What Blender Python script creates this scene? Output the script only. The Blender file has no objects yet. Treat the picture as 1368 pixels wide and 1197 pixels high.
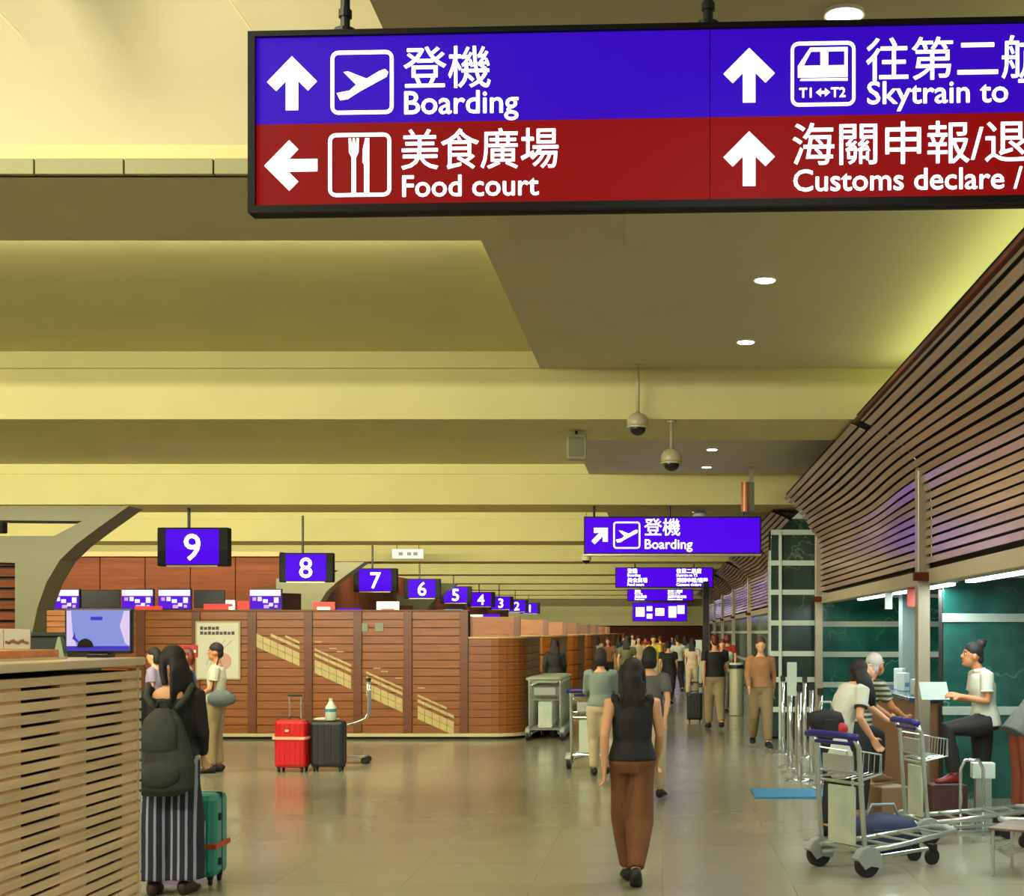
import bpy, bmesh, math, random
from mathutils import Vector, Matrix
random.seed(7)
PI = math.pi
C = bpy.context.scene.collection
scene = bpy.context.scene
# ------------------------------------------------------------------ camera, world, exposure
F = 1900.0            # focal length in pixels of the 1368 wide frame
EYE = 1.75
PX, PY = 885.0, 845.0 # vanishing point of the concourse
cam_d = bpy.data.cameras.new('camera'); cam = bpy.data.objects.new('camera', cam_d); C.objects.link(cam)
cam.location = (0, 0, EYE); cam.rotation_euler = (PI/2, 0, 0)
cam_d.sensor_width = 36; cam_d.lens = F/1368*36
cam_d.shift_x = (684-PX)/1368; cam_d.shift_y = (PY-598.5)/1368
cam_d.clip_end = 400
scene.camera = cam
scene.view_settings.view_transform = 'Standard'; scene.view_settings.look = 'None'
scene.view_settings.gamma = 1; scene.view_settings.use_curve_mapping = False
scene.view_settings.exposure = 0.36
w = bpy.data.worlds.new('hall_ambient'); scene.world = w; w.use_nodes = True
w.node_tree.nodes['Background'].inputs[0].default_value = (1.0, 0.98, 0.80, 1)
w.node_tree.nodes['Background'].inputs[1].default_value = 0.40

def area(name, loc, size, power, col, rot=(0,0,0), sy=None, spread=None):
    l = bpy.data.lights.new(name, 'AREA'); l.energy = power; l.color = col; l.size = size
    if sy: l.shape = 'RECTANGLE'; l.size_y = sy
    if spread: l.spread = spread
    o = bpy.data.objects.new(name, l); C.objects.link(o); o.location = loc; o.rotation_euler = rot
    return o
def spot(name, loc, power, col, ang=2.4, r=0.06):
    l = bpy.data.lights.new(name, 'SPOT'); l.energy = power; l.color = col; l.spot_size = ang; l.spot_blend = 1; l.shadow_soft_size = r
    o = bpy.data.objects.new(name, l); C.objects.link(o); o.location = loc
    return o
WARM = (1.0, 0.95, 0.67)
HC = EYE+2.56; HB = EYE+2.07; HR = EYE+2.72; XE = -1.185   # ceiling, beam underside, recess ceiling, edge of the flat strip
BEAMS = [13.8+9.2*i for i in range(9)]
BT = 1.5
# cove tubes, each lying behind the edge that hides it and washing the next beam's face
prev_back = 9.29
for i, yb in enumerate(BEAMS):
    dist = yb-prev_back
    area('cove_tube', (-10.5, prev_back+0.12, (HC+0.1 if i == 0 else HB+0.55)), 18.4, [260, 900, 900, 800, 720, 640, 560, 560, 560][i], WARM,
         (PI/2, 0, 0), 0.08)
    prev_back = yb+BT
# tubes in the vault ledge and on top of the slatted bulkhead
area('cove_tube', (-7.6, 3.2, HC+0.12), 10, 700, (1.0, .95, .76), (math.radians(125), 0, 0), 0.08)
area('cove_tube', (2.35, 8.0, EYE+2.08), 0.1, 42, (0.9, 1.0, 0.35), (PI, 0, 0), 11)
# down-lights
DL = [(.75, 5.87), (.74, 10.28), (.73, 12.47), (.70, 17.5), (.69, 19.8), (.68, 21.9), (.68, 27), (.68, 30), (.68, 37), (.68, 40), (.68, 46), (.68, 55), (.68, 64)]
for x, y in DL: spot('downlight_and_fill', (x, y, HC-0.04), 60, (1.0, 0.96, 0.82))
for y in (4, 8.5, 11.5, 18, 26, 34, 44):
    for x in (-5, -9): spot('downlight_and_fill', (x, y, HC-0.1), 90, (1.0, 0.95, 0.72), 2.6, 0.2)  # added fill for general downward light on the left, no fittings here
# fill spots added without fittings, to brighten the near counter and people
for x, y, e in ((-1.0, 1.0, 260), (1.2, 2.0, 200), (.3, 4.2, 160), (1.0, 7.6, 120), (1.2, 11.0, 110)): spot('downlight_and_fill', (x, y, HC-0.1), e, (1.0, 0.96, 0.84), 2.7, 0.25)
# ------------------------------------------------------------------ materials
def s2l(c):
    return tuple(((v/255)/12.92 if v/255 <= .04045 else ((v/255+.055)/1.055)**2.4) for v in c)
MATS = {}
def mat(name, rgb, rough=.5, metal=0, emit=0, var=0.0, scale=8.0, stretch=(1,1,1), bump=0.0, spec=.5, coat=0, rgb2=None, emitrgb=None, trans=0, alpha=1):
    if name in MATS: return MATS[name]
    m = bpy.data.materials.new(name); m.use_nodes = True; nt = m.node_tree; b = nt.nodes['Principled BSDF']
    c = s2l(rgb)
    b.inputs['Base Color'].default_value = (*c, 1); b.inputs['Roughness'].default_value = rough; b.inputs['Metallic'].default_value = metal
    b.inputs['Specular IOR Level'].default_value = spec; b.inputs['Coat Weight'].default_value = coat; b.inputs['Coat Roughness'].default_value = .12
    if trans: b.inputs['Transmission Weight'].default_value = trans
    if alpha < 1: b.inputs['Alpha'].default_value = alpha
    if emit:
        b.inputs['Emission Color'].default_value = (*s2l(emitrgb or rgb), 1); b.inputs['Emission Strength'].default_value = emit
    if var or rgb2 or bump:
        tc = nt.nodes.new('ShaderNodeTexCoord'); mp = nt.nodes.new('ShaderNodeMapping'); nz = nt.nodes.new('ShaderNodeTexNoise')
        mp.inputs['Scale'].default_value = stretch; nz.inputs['Scale'].default_value = scale; nz.inputs['Detail'].default_value = 4
        nt.links.new(tc.outputs['Object'], mp.inputs['Vector']); nt.links.new(mp.outputs['Vector'], nz.inputs['Vector'])
        if var or rgb2:
            r = nt.nodes.new('ShaderNodeValToRGB'); r.color_ramp.elements[0].position = .3; r.color_ramp.elements[1].position = .7
            c2 = s2l(rgb2) if rgb2 else tuple(v*(1-var) for v in c)
            r.color_ramp.elements[0].color = (*c2, 1); r.color_ramp.elements[1].color = (*[min(1, v*(1+var)) for v in c], 1)
            nt.links.new(nz.outputs['Fac'], r.inputs['Fac']); nt.links.new(r.outputs['Color'], b.inputs['Base Color'])
        if bump:
            bp = nt.nodes.new('ShaderNodeBump'); bp.inputs['Strength'].default_value = bump; bp.inputs['Distance'].default_value = .02
            nt.links.new(nz.outputs['Fac'], bp.inputs['Height']); nt.links.new(bp.outputs['Normal'], b.inputs['Normal'])
    MATS[name] = m
    return m
def marble_mat(name, rgb, rgb2, vein):
    m = mat(name, rgb, .18, var=.3, rgb2=rgb2, scale=2.2); nt = m.node_tree; b = nt.nodes['Principled BSDF']
    base = b.inputs['Base Color'].links[0].from_socket
    tc = nt.nodes.new('ShaderNodeTexCoord'); mp = nt.nodes.new('ShaderNodeMapping'); mp.inputs['Rotation'].default_value = (.4, .7, .5)
    nz = nt.nodes.new('ShaderNodeTexNoise'); nz.inputs['Scale'].default_value = 1.6; nz.inputs['Detail'].default_value = 5
    v = nt.nodes.new('ShaderNodeMath'); v.operation = 'SUBTRACT'; v.inputs[1].default_value = .5
    a = nt.nodes.new('ShaderNodeMath'); a.operation = 'ABSOLUTE'
    l = nt.nodes.new('ShaderNodeMapRange'); l.inputs['From Min'].default_value = 0; l.inputs['From Max'].default_value = .011; l.inputs['To Min'].default_value = .55; l.inputs['To Max'].default_value = 0
    mx = nt.nodes.new('ShaderNodeMix'); mx.data_type = 'RGBA'; mx.inputs[7].default_value = (*s2l(vein), 1)
    geo = nt.nodes.new('ShaderNodeNewGeometry')
    nt.links.new(geo.outputs['Position'], mp.inputs['Vector']); nt.links.new(mp.outputs['Vector'], nz.inputs['Vector'])
    nt.links.new(nz.outputs['Fac'], v.inputs[0]); nt.links.new(v.outputs[0], a.inputs[0]); nt.links.new(a.outputs[0], l.inputs['Value'])
    n2 = nt.nodes.new('ShaderNodeTexNoise'); n2.inputs['Scale'].default_value = 1.1; m2 = nt.nodes.new('ShaderNodeMapRange'); m2.inputs['From Min'].default_value = .42; m2.inputs['From Max'].default_value = .62
    mm = nt.nodes.new('ShaderNodeMath'); mm.operation = 'MULTIPLY'; nt.links.new(geo.outputs['Position'], n2.inputs['Vector']); nt.links.new(n2.outputs['Fac'], m2.inputs['Value'])
    nt.links.new(l.outputs['Result'], mm.inputs[0]); nt.links.new(m2.outputs['Result'], mm.inputs[1]); nt.links.new(mm.outputs[0], mx.inputs[0]); nt.links.new(base, mx.inputs[6]); nt.links.new(mx.outputs[2], b.inputs['Base Color'])
    return m
# ------------------------------------------------------------------ mesh builder
class MB:
    def __init__(s): s.v = []; s.f = []; s.mi = []; s.cur = 0
    def add(s, vs, fs):
        n = len(s.v); s.v += [tuple(p) for p in vs]; s.f += [tuple(i+n for i in f) for f in fs]; s.mi += [s.cur]*len(fs); return s
    def box(s, c, d, rz=0, rx=0, ry=0):
        R = Matrix.Rotation(rz, 3, 'Z') @ Matrix.Rotation(ry, 3, 'Y') @ Matrix.Rotation(rx, 3, 'X')
        vs = [Vector(c)+R @ Vector((x*d[0]/2, y*d[1]/2, z*d[2]/2)) for x in (-1,1) for y in (-1,1) for z in (-1,1)]
        return s.add(vs, [(0,1,3,2),(4,6,7,5),(0,4,5,1),(2,3,7,6),(0,2,6,4),(1,5,7,3)])
    def b2(s, x0, x1, y0, y1, z0, z1): return s.box(((x0+x1)/2, (y0+y1)/2, (z0+z1)/2), (x1-x0, y1-y0, z1-z0))
    def loft(s, cs, sides, rad, n=12, cap=True, pw=2.0):
        """rings of super-ellipses round centres cs; sides = lateral vector(s); rad = [(a,b)...]"""
        cs = [Vector(c) for c in cs]; m = len(cs); base = len(s.v); vs = []; fs = []
        for i, c in enumerate(cs):
            t = (cs[min(i+1, m-1)]-cs[max(i-1, 0)]);
            if t.length < 1e-9: t = Vector((0,0,1))
            t.normalize(); sd = Vector(sides[i] if isinstance(sides, list) else sides); sd = sd-t*sd.dot(t)
            if sd.length < 1e-4: sd = t.orthogonal()
            sd.normalize(); fr = t.cross(sd); a, b = rad[i] if isinstance(rad[i], tuple) else (rad[i], rad[i])
            for k in range(n):
                an = 2*PI*k/n; ca, sa = math.cos(an), math.sin(an)
                ca = math.copysign(abs(ca)**(2/pw), ca); sa = math.copysign(abs(sa)**(2/pw), sa)
                vs.append(c+sd*(a*ca)+fr*(b*sa))
        for i in range(m-1):
            for k in range(n):
                k2 = (k+1) % n; fs.append((i*n+k, i*n+k2, (i+1)*n+k2, (i+1)*n+k))
        if cap: fs.append(tuple(range(n-1, -1, -1))); fs.append(tuple((m-1)*n+k for k in range(n)))
        return s.add(vs, fs)
    def tube(s, pts, r, n=8, cap=True):
        if not isinstance(r, list): r = [r]*len(pts)
        d = Vector(pts[-1])-Vector(pts[0]); side = Vector((1, 0, 0)) if abs(d.x) < .9*d.length or d.length == 0 else Vector((0, 1, 0))
        # propagate the side vector
        P = [Vector(p) for p in pts]; sides = []; prev = side
        for i in range(len(P)):
            t = (P[min(i+1, len(P)-1)]-P[max(i-1, 0)]);
            if t.length > 1e-9: t.normalize()
            q = prev-t*prev.dot(t)
            if q.length < 1e-3: q = t.orthogonal()
            prev = q.normalized(); sides.append(prev)
        return s.loft(pts, sides, r, n, cap)
    def cyl(s, c, r, h, n=20, axis='Z', r2=None):
        ax = {'X': Vector((1,0,0)), 'Y': Vector((0,1,0)), 'Z': Vector((0,0,1))}[axis]; c = Vector(c)
        return s.loft([c-ax*h/2, c+ax*h/2], Vector((0,1,0)) if axis != 'Y' else Vector((1,0,0)), [r, r if r2 is None else r2], n)
    def sphere(s, c, r, n=12, m=8, R=None):
        c = Vector(c); r = r if isinstance(r, tuple) else (r, r, r); vs = []; fs = []
        for i in range(1, m):
            th = PI*i/m
            for k in range(n):
                ph = 2*PI*k/n; p = Vector((r[0]*math.sin(th)*math.cos(ph), r[1]*math.sin(th)*math.sin(ph), r[2]*math.cos(th)))
                vs.append(c+(R @ p if R else p))
        for i in range(m-2):
            for k in range(n):
                k2 = (k+1) % n; fs.append((i*n+k, (i+1)*n+k, (i+1)*n+k2, i*n+k2))
        p = Vector((0,0,r[2])); vs.append(c+(R @ p if R else p)); vs.append(c-(R @ p if R else p)); t = len(vs)-2
        for k in range(n):
            k2 = (k+1) % n; fs.append((t, k, k2)); fs.append((t+1, (m-2)*n+k2, (m-2)*n+k))
        return s.add(vs, fs)
    def prism(s, pts, y0, y1, plane='XZ'):
        n = len(pts)
        def P(p, y): return (p[0], y, p[1]) if plane == 'XZ' else ((y, p[0], p[1]) if plane == 'YZ' else (p[0], p[1], y))
        vs = [P(p, y0) for p in pts]+[P(p, y1) for p in pts]
        return s.add(vs, [tuple(range(n)), tuple(range(2*n-1, n-1, -1))]+[(i, i+n, (i+1) % n+n, (i+1) % n) for i in range(n)])
    def data(s, name, m, smooth=False):
        me = bpy.data.meshes.new(name); me.from_pydata(s.v, [], s.f)
        for mm in (m if isinstance(m, list) else [m]): me.materials.append(mm)
        if isinstance(m, list): me.polygons.foreach_set('material_index', s.mi)
        bm = bmesh.new(); bm.from_mesh(me); bmesh.ops.recalc_face_normals(bm, faces=bm.faces); bm.to_mesh(me); bm.free()
        if smooth: me.polygons.foreach_set('use_smooth', [True]*len(me.polygons))
        return me
    def build(s, name, m, parent=None, smooth=False, bevel=0, label=None):
        o = bpy.data.objects.new(name, s.data(name, m, smooth)); C.objects.link(o)
        if parent: o.parent = parent
        if bevel:
            b = o.modifiers.new('bevel', 'BEVEL'); b.width = bevel; b.segments = 2; b.limit_method = 'ANGLE'
        if label: o['label'] = label
        return o
def tag(o, label, cat, group=None, kind=None):
    if label: o['label'] = label
    if cat: o['category'] = cat
    if group: o['group'] = group
    if kind: o['kind'] = kind
    return o
def thing(name, label, cat, loc=(0,0,0), rz=0, group=None):
    o = bpy.data.objects.new(name, None); C.objects.link(o); o.empty_display_size = .1
    o.location = loc; o.rotation_euler = (0, 0, rz); return tag(o, label, cat, group)
def struct(o): o['kind'] = 'structure'; return o
def sthing(name, loc=(0,0,0)):
    o = bpy.data.objects.new(name, None); C.objects.link(o); o.location = loc; o['kind'] = 'structure'; return o
def inst(name, me, parent, loc=(0,0,0), rot=(0,0,0), sc=(1,1,1)):
    o = bpy.data.objects.new(name, me); C.objects.link(o); o.parent = parent; o.location = loc; o.rotation_euler = rot; o.scale = sc; return o
def copy_tree(o, parent=None):
    c = o.copy(); C.objects.link(c)
    if parent: c.parent = parent
    for ch in o.children: copy_tree(ch, c)
    return c
def W(px, py, y):
    "world point seen at a pixel at depth y (only for laying the plan out)"
    return Vector(((px-PX)*y/F, y, EYE+(PY-py)*y/F))
def text(s, size, m, parent, loc, name='lettering', bold=0.0, sx=1.0, ext=.002, align='LEFT'):
    "lettering in the x-z plane facing -y, real thin letters"
    cu = bpy.data.curves.new(name, 'FONT'); cu.body = s; cu.size = size; cu.extrude = ext; cu.offset = bold; cu.align_x = align; cu.resolution_u = 3
    cu.offset = 0; bold *= .55
    t = bpy.data.objects.new(name, cu); C.objects.link(t)
    dg = bpy.context.evaluated_depsgraph_get(); me = bpy.data.meshes.new_from_object(t.evaluated_get(dg)); me.name = name
    bpy.data.objects.remove(t); me.materials.clear(); me.materials.append(m)
    if bold:   # heavier strokes: the same letters, nudged to four sides, in one mesh
        bm = bmesh.new()
        for i, (dx, dy) in enumerate(((-bold, 0), (bold, 0), (0, bold), (0, -bold))):
            n0 = len(bm.verts); bm.from_mesh(me); bm.verts.ensure_lookup_table()
            for v in bm.verts[n0:]: v.co.x += dx; v.co.y += dy; v.co.z += i*.0002
        bm.to_mesh(me); bm.free()
    o = bpy.data.objects.new(name, me); C.objects.link(o); o.parent = parent; o.location = loc; o.rotation_euler = (PI/2, 0, 0); o.scale = (sx, 1, 1)
    return o
# ------------------------------------------------------------------ setting materials
cream = mat('cream_ceiling_paint', (196, 188, 130), .75, var=.03, scale=1.5)
ceil_m = mat('flat_ceiling_paint', (176, 168, 138), .7, var=.03, scale=1.2)
vault_m = mat('satin_vault_panel', (212, 204, 168), .38, var=.02, scale=.7)
wood_d = mat('dark_brown_panelling', (84, 40, 16), .6, spec=.15, var=.25, scale=3, stretch=(.3, 1, 6))
wood_i = mat('island_wood', (136, 78, 26), .35, var=.22, scale=3, stretch=(.5, .5, 8))
wood_i2 = mat('island_wood_dark', (100, 54, 20), .35, var=.2, scale=3, stretch=(.5, .5, 8))
slat_m = mat('bulkhead_slat_wood', (172, 140, 120), .22, var=.15, scale=2, stretch=(4, .3, 4))
back_m = mat('dark_backing', (22, 17, 14), .9)
beige_m = mat('beige_trim_paint', (178, 166, 132), .4)
post_m = mat('brushed_post', (168, 158, 138), .3, .35)
band_m = mat('white_green_band', (190, 206, 196), .4)
green = marble_mat('green_marble', (36, 100, 90), (20, 64, 60), (150, 190, 175))
green_d = marble_mat('dark_green_marble', (40, 62, 50), (22, 38, 32), (130, 150, 130))
grey_m = mat('grey_service_column', (118, 136, 134), .5)
# polished stone floor: large tiles, colour only
fl = mat('polished_floor', (150, 146, 122), .17, var=.05, scale=.6, spec=.55)
nt = fl.node_tree; b = nt.nodes['Principled BSDF']; base = b.inputs['Base Color'].links[0].from_socket
geo = nt.nodes.new('ShaderNodeNewGeometry'); bt = nt.nodes.new('ShaderNodeTexBrick'); bt.offset = 0
bt.inputs['Scale'].default_value = 1; bt.inputs['Brick Width'].default_value = .9; bt.inputs['Row Height'].default_value = .9; bt.inputs['Mortar Size'].default_value = .004
bt.inputs['Color1'].default_value = (1, 1, 1, 1); bt.inputs['Color2'].default_value = (.93, .93, .93, 1); bt.inputs['Mortar'].default_value = (.7, .7, .7, 1)
mx = nt.nodes.new('ShaderNodeMix'); mx.data_type = 'RGBA'; mx.blend_type = 'MULTIPLY'; mx.inputs[0].default_value = 1
nt.links.new(geo.outputs['Position'], bt.inputs['Vector']); nt.links.new(base, mx.inputs[6]); nt.links.new(bt.outputs['Color'], mx.inputs[7]); nt.links.new(mx.outputs[2], b.inputs['Base Color'])
nz = nt.nodes.new('ShaderNodeTexNoise'); nz.inputs['Scale'].default_value = 1.3
mr = nt.nodes.new('ShaderNodeMapRange'); mr.inputs['To Min'].default_value = .10; mr.inputs['To Max'].default_value = .26
nt.links.new(geo.outputs['Position'], nz.inputs['Vector']); nt.links.new(nz.outputs['Fac'], mr.inputs['Value']); nt.links.new(mr.outputs['Result'], b.inputs['Roughness'])
struct(MB().b2(-20, 9, -3, 120, -.2, 0).build('floor', fl))
# ------------------------------------------------------------------ ceiling
ce = sthing('ceiling')
MB().b2(XE, 3.6, -1, 100, HC, HC+.08).build('flat_strip', ceil_m, ce)
MB().b2(-20, XE, 7.96, 9.29, HC, HC+.08).build('cross_soffit', ceil_m, ce)
seg = [(9.29, BEAMS[0])]+[(BEAMS[i]+BT, BEAMS[i+1]) for i in range(len(BEAMS)-1)]
for y0, y1 in seg:
    MB().b2(-20, XE, y0-.1, y1, HR, HR+.08).build('recess_panel', cream, ce)
    MB().b2(XE+.001, XE+.06, y0, y1, HC+.03, HR+.05).build('recess_cheek', cream, ce)
    MB().b2(-20, XE, y1-.04, y1, HC, HR).build('recess_lip', cream, ce)
MB().b2(-20, 3.6, 92.5, 93, 2.2, HC+.3).build('end_fascia', cream, ce)
# cloth-like vault over the nearest bay
def vfold(x, y): return min(1, max(0, (7.8-y)/.6))*(.09*math.exp(-((x+2.9)/.16)**2)+.07*math.exp(-((y-6.75)/.22)**2)+.05*math.sin(x*2.1+y)*math.sin(y*2.3)+.03*math.sin(x*4.7-y*1.3))
vb = MB(); NX, NY = 110, 60; vs = []; fs = []
for i in range(NX+1):
    x = -14+(XE+14)*i/NX
    for j in range(NY+1):
        t = j/NY; y = -.5+8.47*t
        z = HC+.16+1.25*math.sin(PI*min(1, max(0, t)))**.75
        fold = vfold(x, y)
        vs.append((x, y, z-fold))
for i in range(NX):
    for j in range(NY): a = i*(NY+1)+j; fs.append((a, a+1, a+NY+2, a+NY+1))
vb.add(vs, fs).build('vault', vault_m, ce, smooth=True)
MB().b2(XE+.001, XE+.06, -1, 7.96, HC+.03, HC+1.6).build('vault_cheek', vault_m, ce)
tile_l = mat('ledge_tile_glaze', (128, 128, 84), .5)
for k in range(26):   # little tiles along the ledge of the vault
    MB().b2(-14+.5*k, -14+.5*k+.492, 7.93, 7.97, HC-.003, HC+.085).build('ledge_tile', tile_l, ce, bevel=.004)
MB().b2(-14, XE, 7.96, 8.0, HC, HC+.30).build('ledge', cream, ce)
seam = mat('vault_seam', (236, 228, 190), .5)
for x0, x1, x2 in ((-3.4, -2.75, -2.1), (-4.6, -3.9, -3.3)):
    pts = []
    for j in range(12):
        t = .52+.42*j/11; y = -.5+8.35*t; u = j/11; x = (1-u)**2*x0+2*u*(1-u)*x1+u*u*x2
        pts.append((x, y, HC+.145+1.25*math.sin(PI*t)**.75-vfold(x, y)))
    MB().tube(pts, .006, 6).build('panel_seam', seam, ce)
bm_ = MB().b2(-20, 3.55, 0, BT, HB, HR+.2).data('beam', cream)
for k, y in enumerate(BEAMS): struct(inst('trim_1', bm_, None, (0, y, 0)))
# access hatches in the flat strip
hatch = mat('hatch_paint', (168, 160, 128), .6)
for (x0, y0, x1, y1) in ((-.98, 8.6, -.25, 9.35), (-.95, 16.6, -.35, 18.2)):
    MB().b2(x0, x1, y0, y1, HC-.012, HC+.02).build('access_hatch', hatch, ce, bevel=.004)
# ------------------------------------------------------------------ right-hand slatted bulkhead
PROF = [(2.60, .64), (2.60, .95), (2.60, 1.32), (2.54, 1.55), (2.36, 1.76), (2.12, 1.92), (1.87, 2.03)]
def prof(t):
    L = [0]
    for i in range(len(PROF)-1): L.append(L[-1]+math.dist(PROF[i], PROF[i+1]))
    d = t*L[-1]
    for i in range(len(PROF)-1):
        if d <= L[i+1]+1e-9:
            u = (d-L[i])/(L[i+1]-L[i]); p = Vector(PROF[i]).lerp(Vector(PROF[i+1]), u); e = (Vector(PROF[i+1])-Vector(PROF[i])).normalized(); return p, e
    return Vector(PROF[-1]), e
NS = 20
def wave(t, y): return .04-.13*math.sin(PI*(y-13.8)/9.2)**2*math.sin(PI*t)**2
wr = sthing('wall_right')
def slat_mesh(t, y0, y1, nseg):
    p, e = prof(t); nrm = Vector((-e.y, e.x)); mb = MB(); vs = []; fs = []
    if nrm.x > 0: nrm = -nrm
    hw, th = .031, .012
    for k in range(nseg+1):
        y = y0+(y1-y0)*k/nseg; q = Vector((p.x-wave(t, y), p.y))
        for a, b2 in ((-hw, 0), (hw, 0), (hw, th), (-hw, th)):
            r = q+e*a+nrm*b2; vs.append((r.x, y, EYE+r.y))
    for k in range(nseg):
        for j in range(4): j2 = (j+1) % 4; fs.append((k*4+j, k*4+j2, k*4+4+j2, k*4+4+j))
    fs += [(0, 1, 2, 3), tuple(nseg*4+j for j in (3, 2, 1, 0))]
    return mb.add(vs, fs)
MODS = [(2.0, 13.78)]+[(BEAMS[i]+.02, BEAMS[i+1]-.02) for i in range(7)]
for mi_, (y0, y1) in enumerate(MODS):
    if mi_ == 2: y0 = 23.9
    n = [16, 18, 6, 2, 2, 2, 2, 2][mi_]
    for k in range(NS):
        t = (k+.6)/NS; ye = y1
        if mi_ and t > .62: ye = y1-1.6*(t-.62)/.38
        if mi_ == 0 and t > .9: ye = y1-.35
        slat_mesh(t, y0, ye, n).build('slat', slat_m, wr)
    bk = MB(); vs = []; fs = []; m_ = 12; nn = max(n, 2)
    for k in range(nn+1):
        for j in range(m_+1):
            t = j/m_; y = y0+(y1-((1.6 if mi_ else .2)*max(0, t-.62)/.38)-y0)*k/nn; p, e = prof(t); nr = Vector((-e.y, e.x)); nr = -nr if nr.x > 0 else nr
            q = Vector((p.x-wave(t, y), p.y))-nr*.05; vs.append((q.x, y, EYE+q.y))
    for k in range(nn):
        for j in range(m_): a = k*(m_+1)+j; fs.append((a, a+1, a+m_+2, a+m_+1))
    bk.add(vs, fs).build('backing_board', back_m, wr)
    MB().b2(2.56, 2.72, y0, y1, EYE+.47, EYE+.615).build('lower_trim', beige_m, wr, bevel=.01)
    if mi_ < 1: MB().b2(1.83, 1.87, y0, y1-.1, EYE+2.0, EYE+2.04).build('upper_trim', wood_d, wr, bevel=.006)
for k, y in enumerate(BEAMS[:8]):
    MB().b2(2.47, 2.59, y-.05, y+.12, 0, EYE+1.63).build('post', post_m, wr, bevel=.008)
    MB().b2(2.42, 2.66, y-.14, y-.05, EYE+.5, EYE+.58).build('post_clamp', wood_d, wr)
MB().b2(2.66, 9, 1, 23.0, EYE+.62, EYE+.72).build('service_soffit', mat('service_soffit', (90, 96, 90), .6), wr)
# fluorescent tubes under the bulkhead
tube_m = mat('fluorescent_tube', (225, 240, 250), .4, emit=5)
for y0, y1 in ((14.3, 15.6), (16.0, 17.6), (18.2, 20.8), (8.6, 10.9), (11.3, 13.4)):
    f = thing('light_strip', 'white fluorescent strip under the slatted bulkhead, '+{14.3: 'just behind the nearer post', 16.0: 'second behind the nearer post', 18.2: 'farthest and longest, toward the marble pier', 8.6: 'nearest the camera', 11.3: 'just in front of the nearer post'}[y0], 'light',
              (2.90, (y0+y1)/2, EYE+.55), 0, 'strip lights under the bulkhead')
    MB().box((0, 0, -.065), (.10, y1-y0, .03)).build('tube', tube_m, f, bevel=.01)
    MB().box((0, 0, .01), (.14, y1-y0+.06, .12)).build('housing', band_m, f)
    area('strip_lamp', (2.90, (y0+y1)/2, EYE+.46), .09, 14*(y1-y0), (.85, 1, .96), (0, 0, 0), y1-y0)
# hanging signs under that soffit
red_n = mat('red_notice', (190, 90, 80), .5); white_n = mat('white_notice', (205, 212, 205), .5)
for (px, y, mm, lab) in ((1217, 15.0, red_n, 'small red notice hung beside the grey service column'), (1187, 16.5, white_n, 'small white notice hung left of the red notice under the bulkhead')):
    q = W(px, 0, y); t = thing('hanging_notice', lab, 'notice', (q.x, y, EYE+.62), 0)
    MB().box((0, 0, -.25), (.085, .012, .2)).build('board', mm, t, bevel=.003)
    MB().box((0, 0, -.075), (.008, .008, .15)).build('hanger', post_m, t)
# green marble walls facing the concourse end
def marble_wall(nm, x0, x1, y, ztop, pitch, mt, vposts=(), panel_w=1.6, off=0.0):
    wl = sthing(nm); z = off
    cols = max(1, round((x1-x0)/panel_w)); cw = (x1-x0)/cols
    while z < ztop-.02:
        z2 = min(z+pitch, ztop)
        for c in range(cols):
            MB().b2(x0+c*cw+.006, x0+(c+1)*cw-.006, y, y+.05, z+.045, z2-.045).build('marble_panel', mt, wl, bevel=.004)
        MB().b2(x0, x1, y-.02, y+.05, z2-.045, z2+.045).build('band', band_m, wl, bevel=.004)
        z = z2
    MB().b2(x0, x1, y+.05, y+.25, 0, ztop).build('core', back_m, wl)
    for xp in vposts: MB().b2(xp-.025, xp+.025, y-.05, y, 0, ztop).build('mullion', band_m, wl)
    return wl
ZP = 23.35
# pier: pointed head, five rows of panels
pier = sthing('wall_pier'); s_ = ZP/F
rows = [873, 832, 791, 752, 711]
x0, xm, x1 = (1030-PX)*s_, (1042-PX)*s_, (1091-PX)*s_
zs = [0, .49, .98]+[EYE+(PY-r)*s_ for r in rows]
for i in range(len(zs)-1):
    MB().b2(x0, xm-.03, ZP, ZP+.05, zs[i]+.04, zs[i+1]-.04).build('marble_panel', green_d, pier, bevel=.004)
    MB().b2(xm+.03, x1, ZP, ZP+.05, zs[i]+.04, zs[i+1]-.04).build('marble_panel', green_d, pier, bevel=.004)
    MB().b2(x0, x1, ZP-.03, ZP+.04, zs[i+1]-.045, zs[i+1]+.04).build('band', band_m, pier, bevel=.004)
MB().b2(xm-.025, xm+.025, ZP-.05, ZP, 0, zs[-1]).build('mullion', band_m, pier)
MB().b2(x0-.03, x0, ZP-.02, ZP+.3, 0, zs[-1]-.3).build('mullion', band_m, pier)
zt = zs[-1]+.04
MB().prism([(xm, zt), (x1, zt), (x1, zt+.17), (xm+.17, zt+.17)], ZP, ZP+.05).build('marble_head', green_d, pier)
MB().prism([(xm+.19, zt+.18), (x1, zt+.18), (x1-.12, zt+.44), ], ZP, ZP+.05).build('white_gable', band_m, pier)
MB().b2(x0, x1, ZP+.05, ZP+.5, 0, zt).build('core', back_m, pier)
marble_wall('wall_service_far', x1+.08, 6.5, ZP+.1, EYE+.62, .5, green, panel_w=1.25, off=-.11)
marble_wall('wall_service_near', 2.96, 7.5, 15.0, EYE+.62, .98, green, panel_w=1.9, off=-.055)
struct(MB().b2(3.24, 3.58, 19.2, 19.5, 0, EYE+.61).build('wall_column', grey_m))
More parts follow.
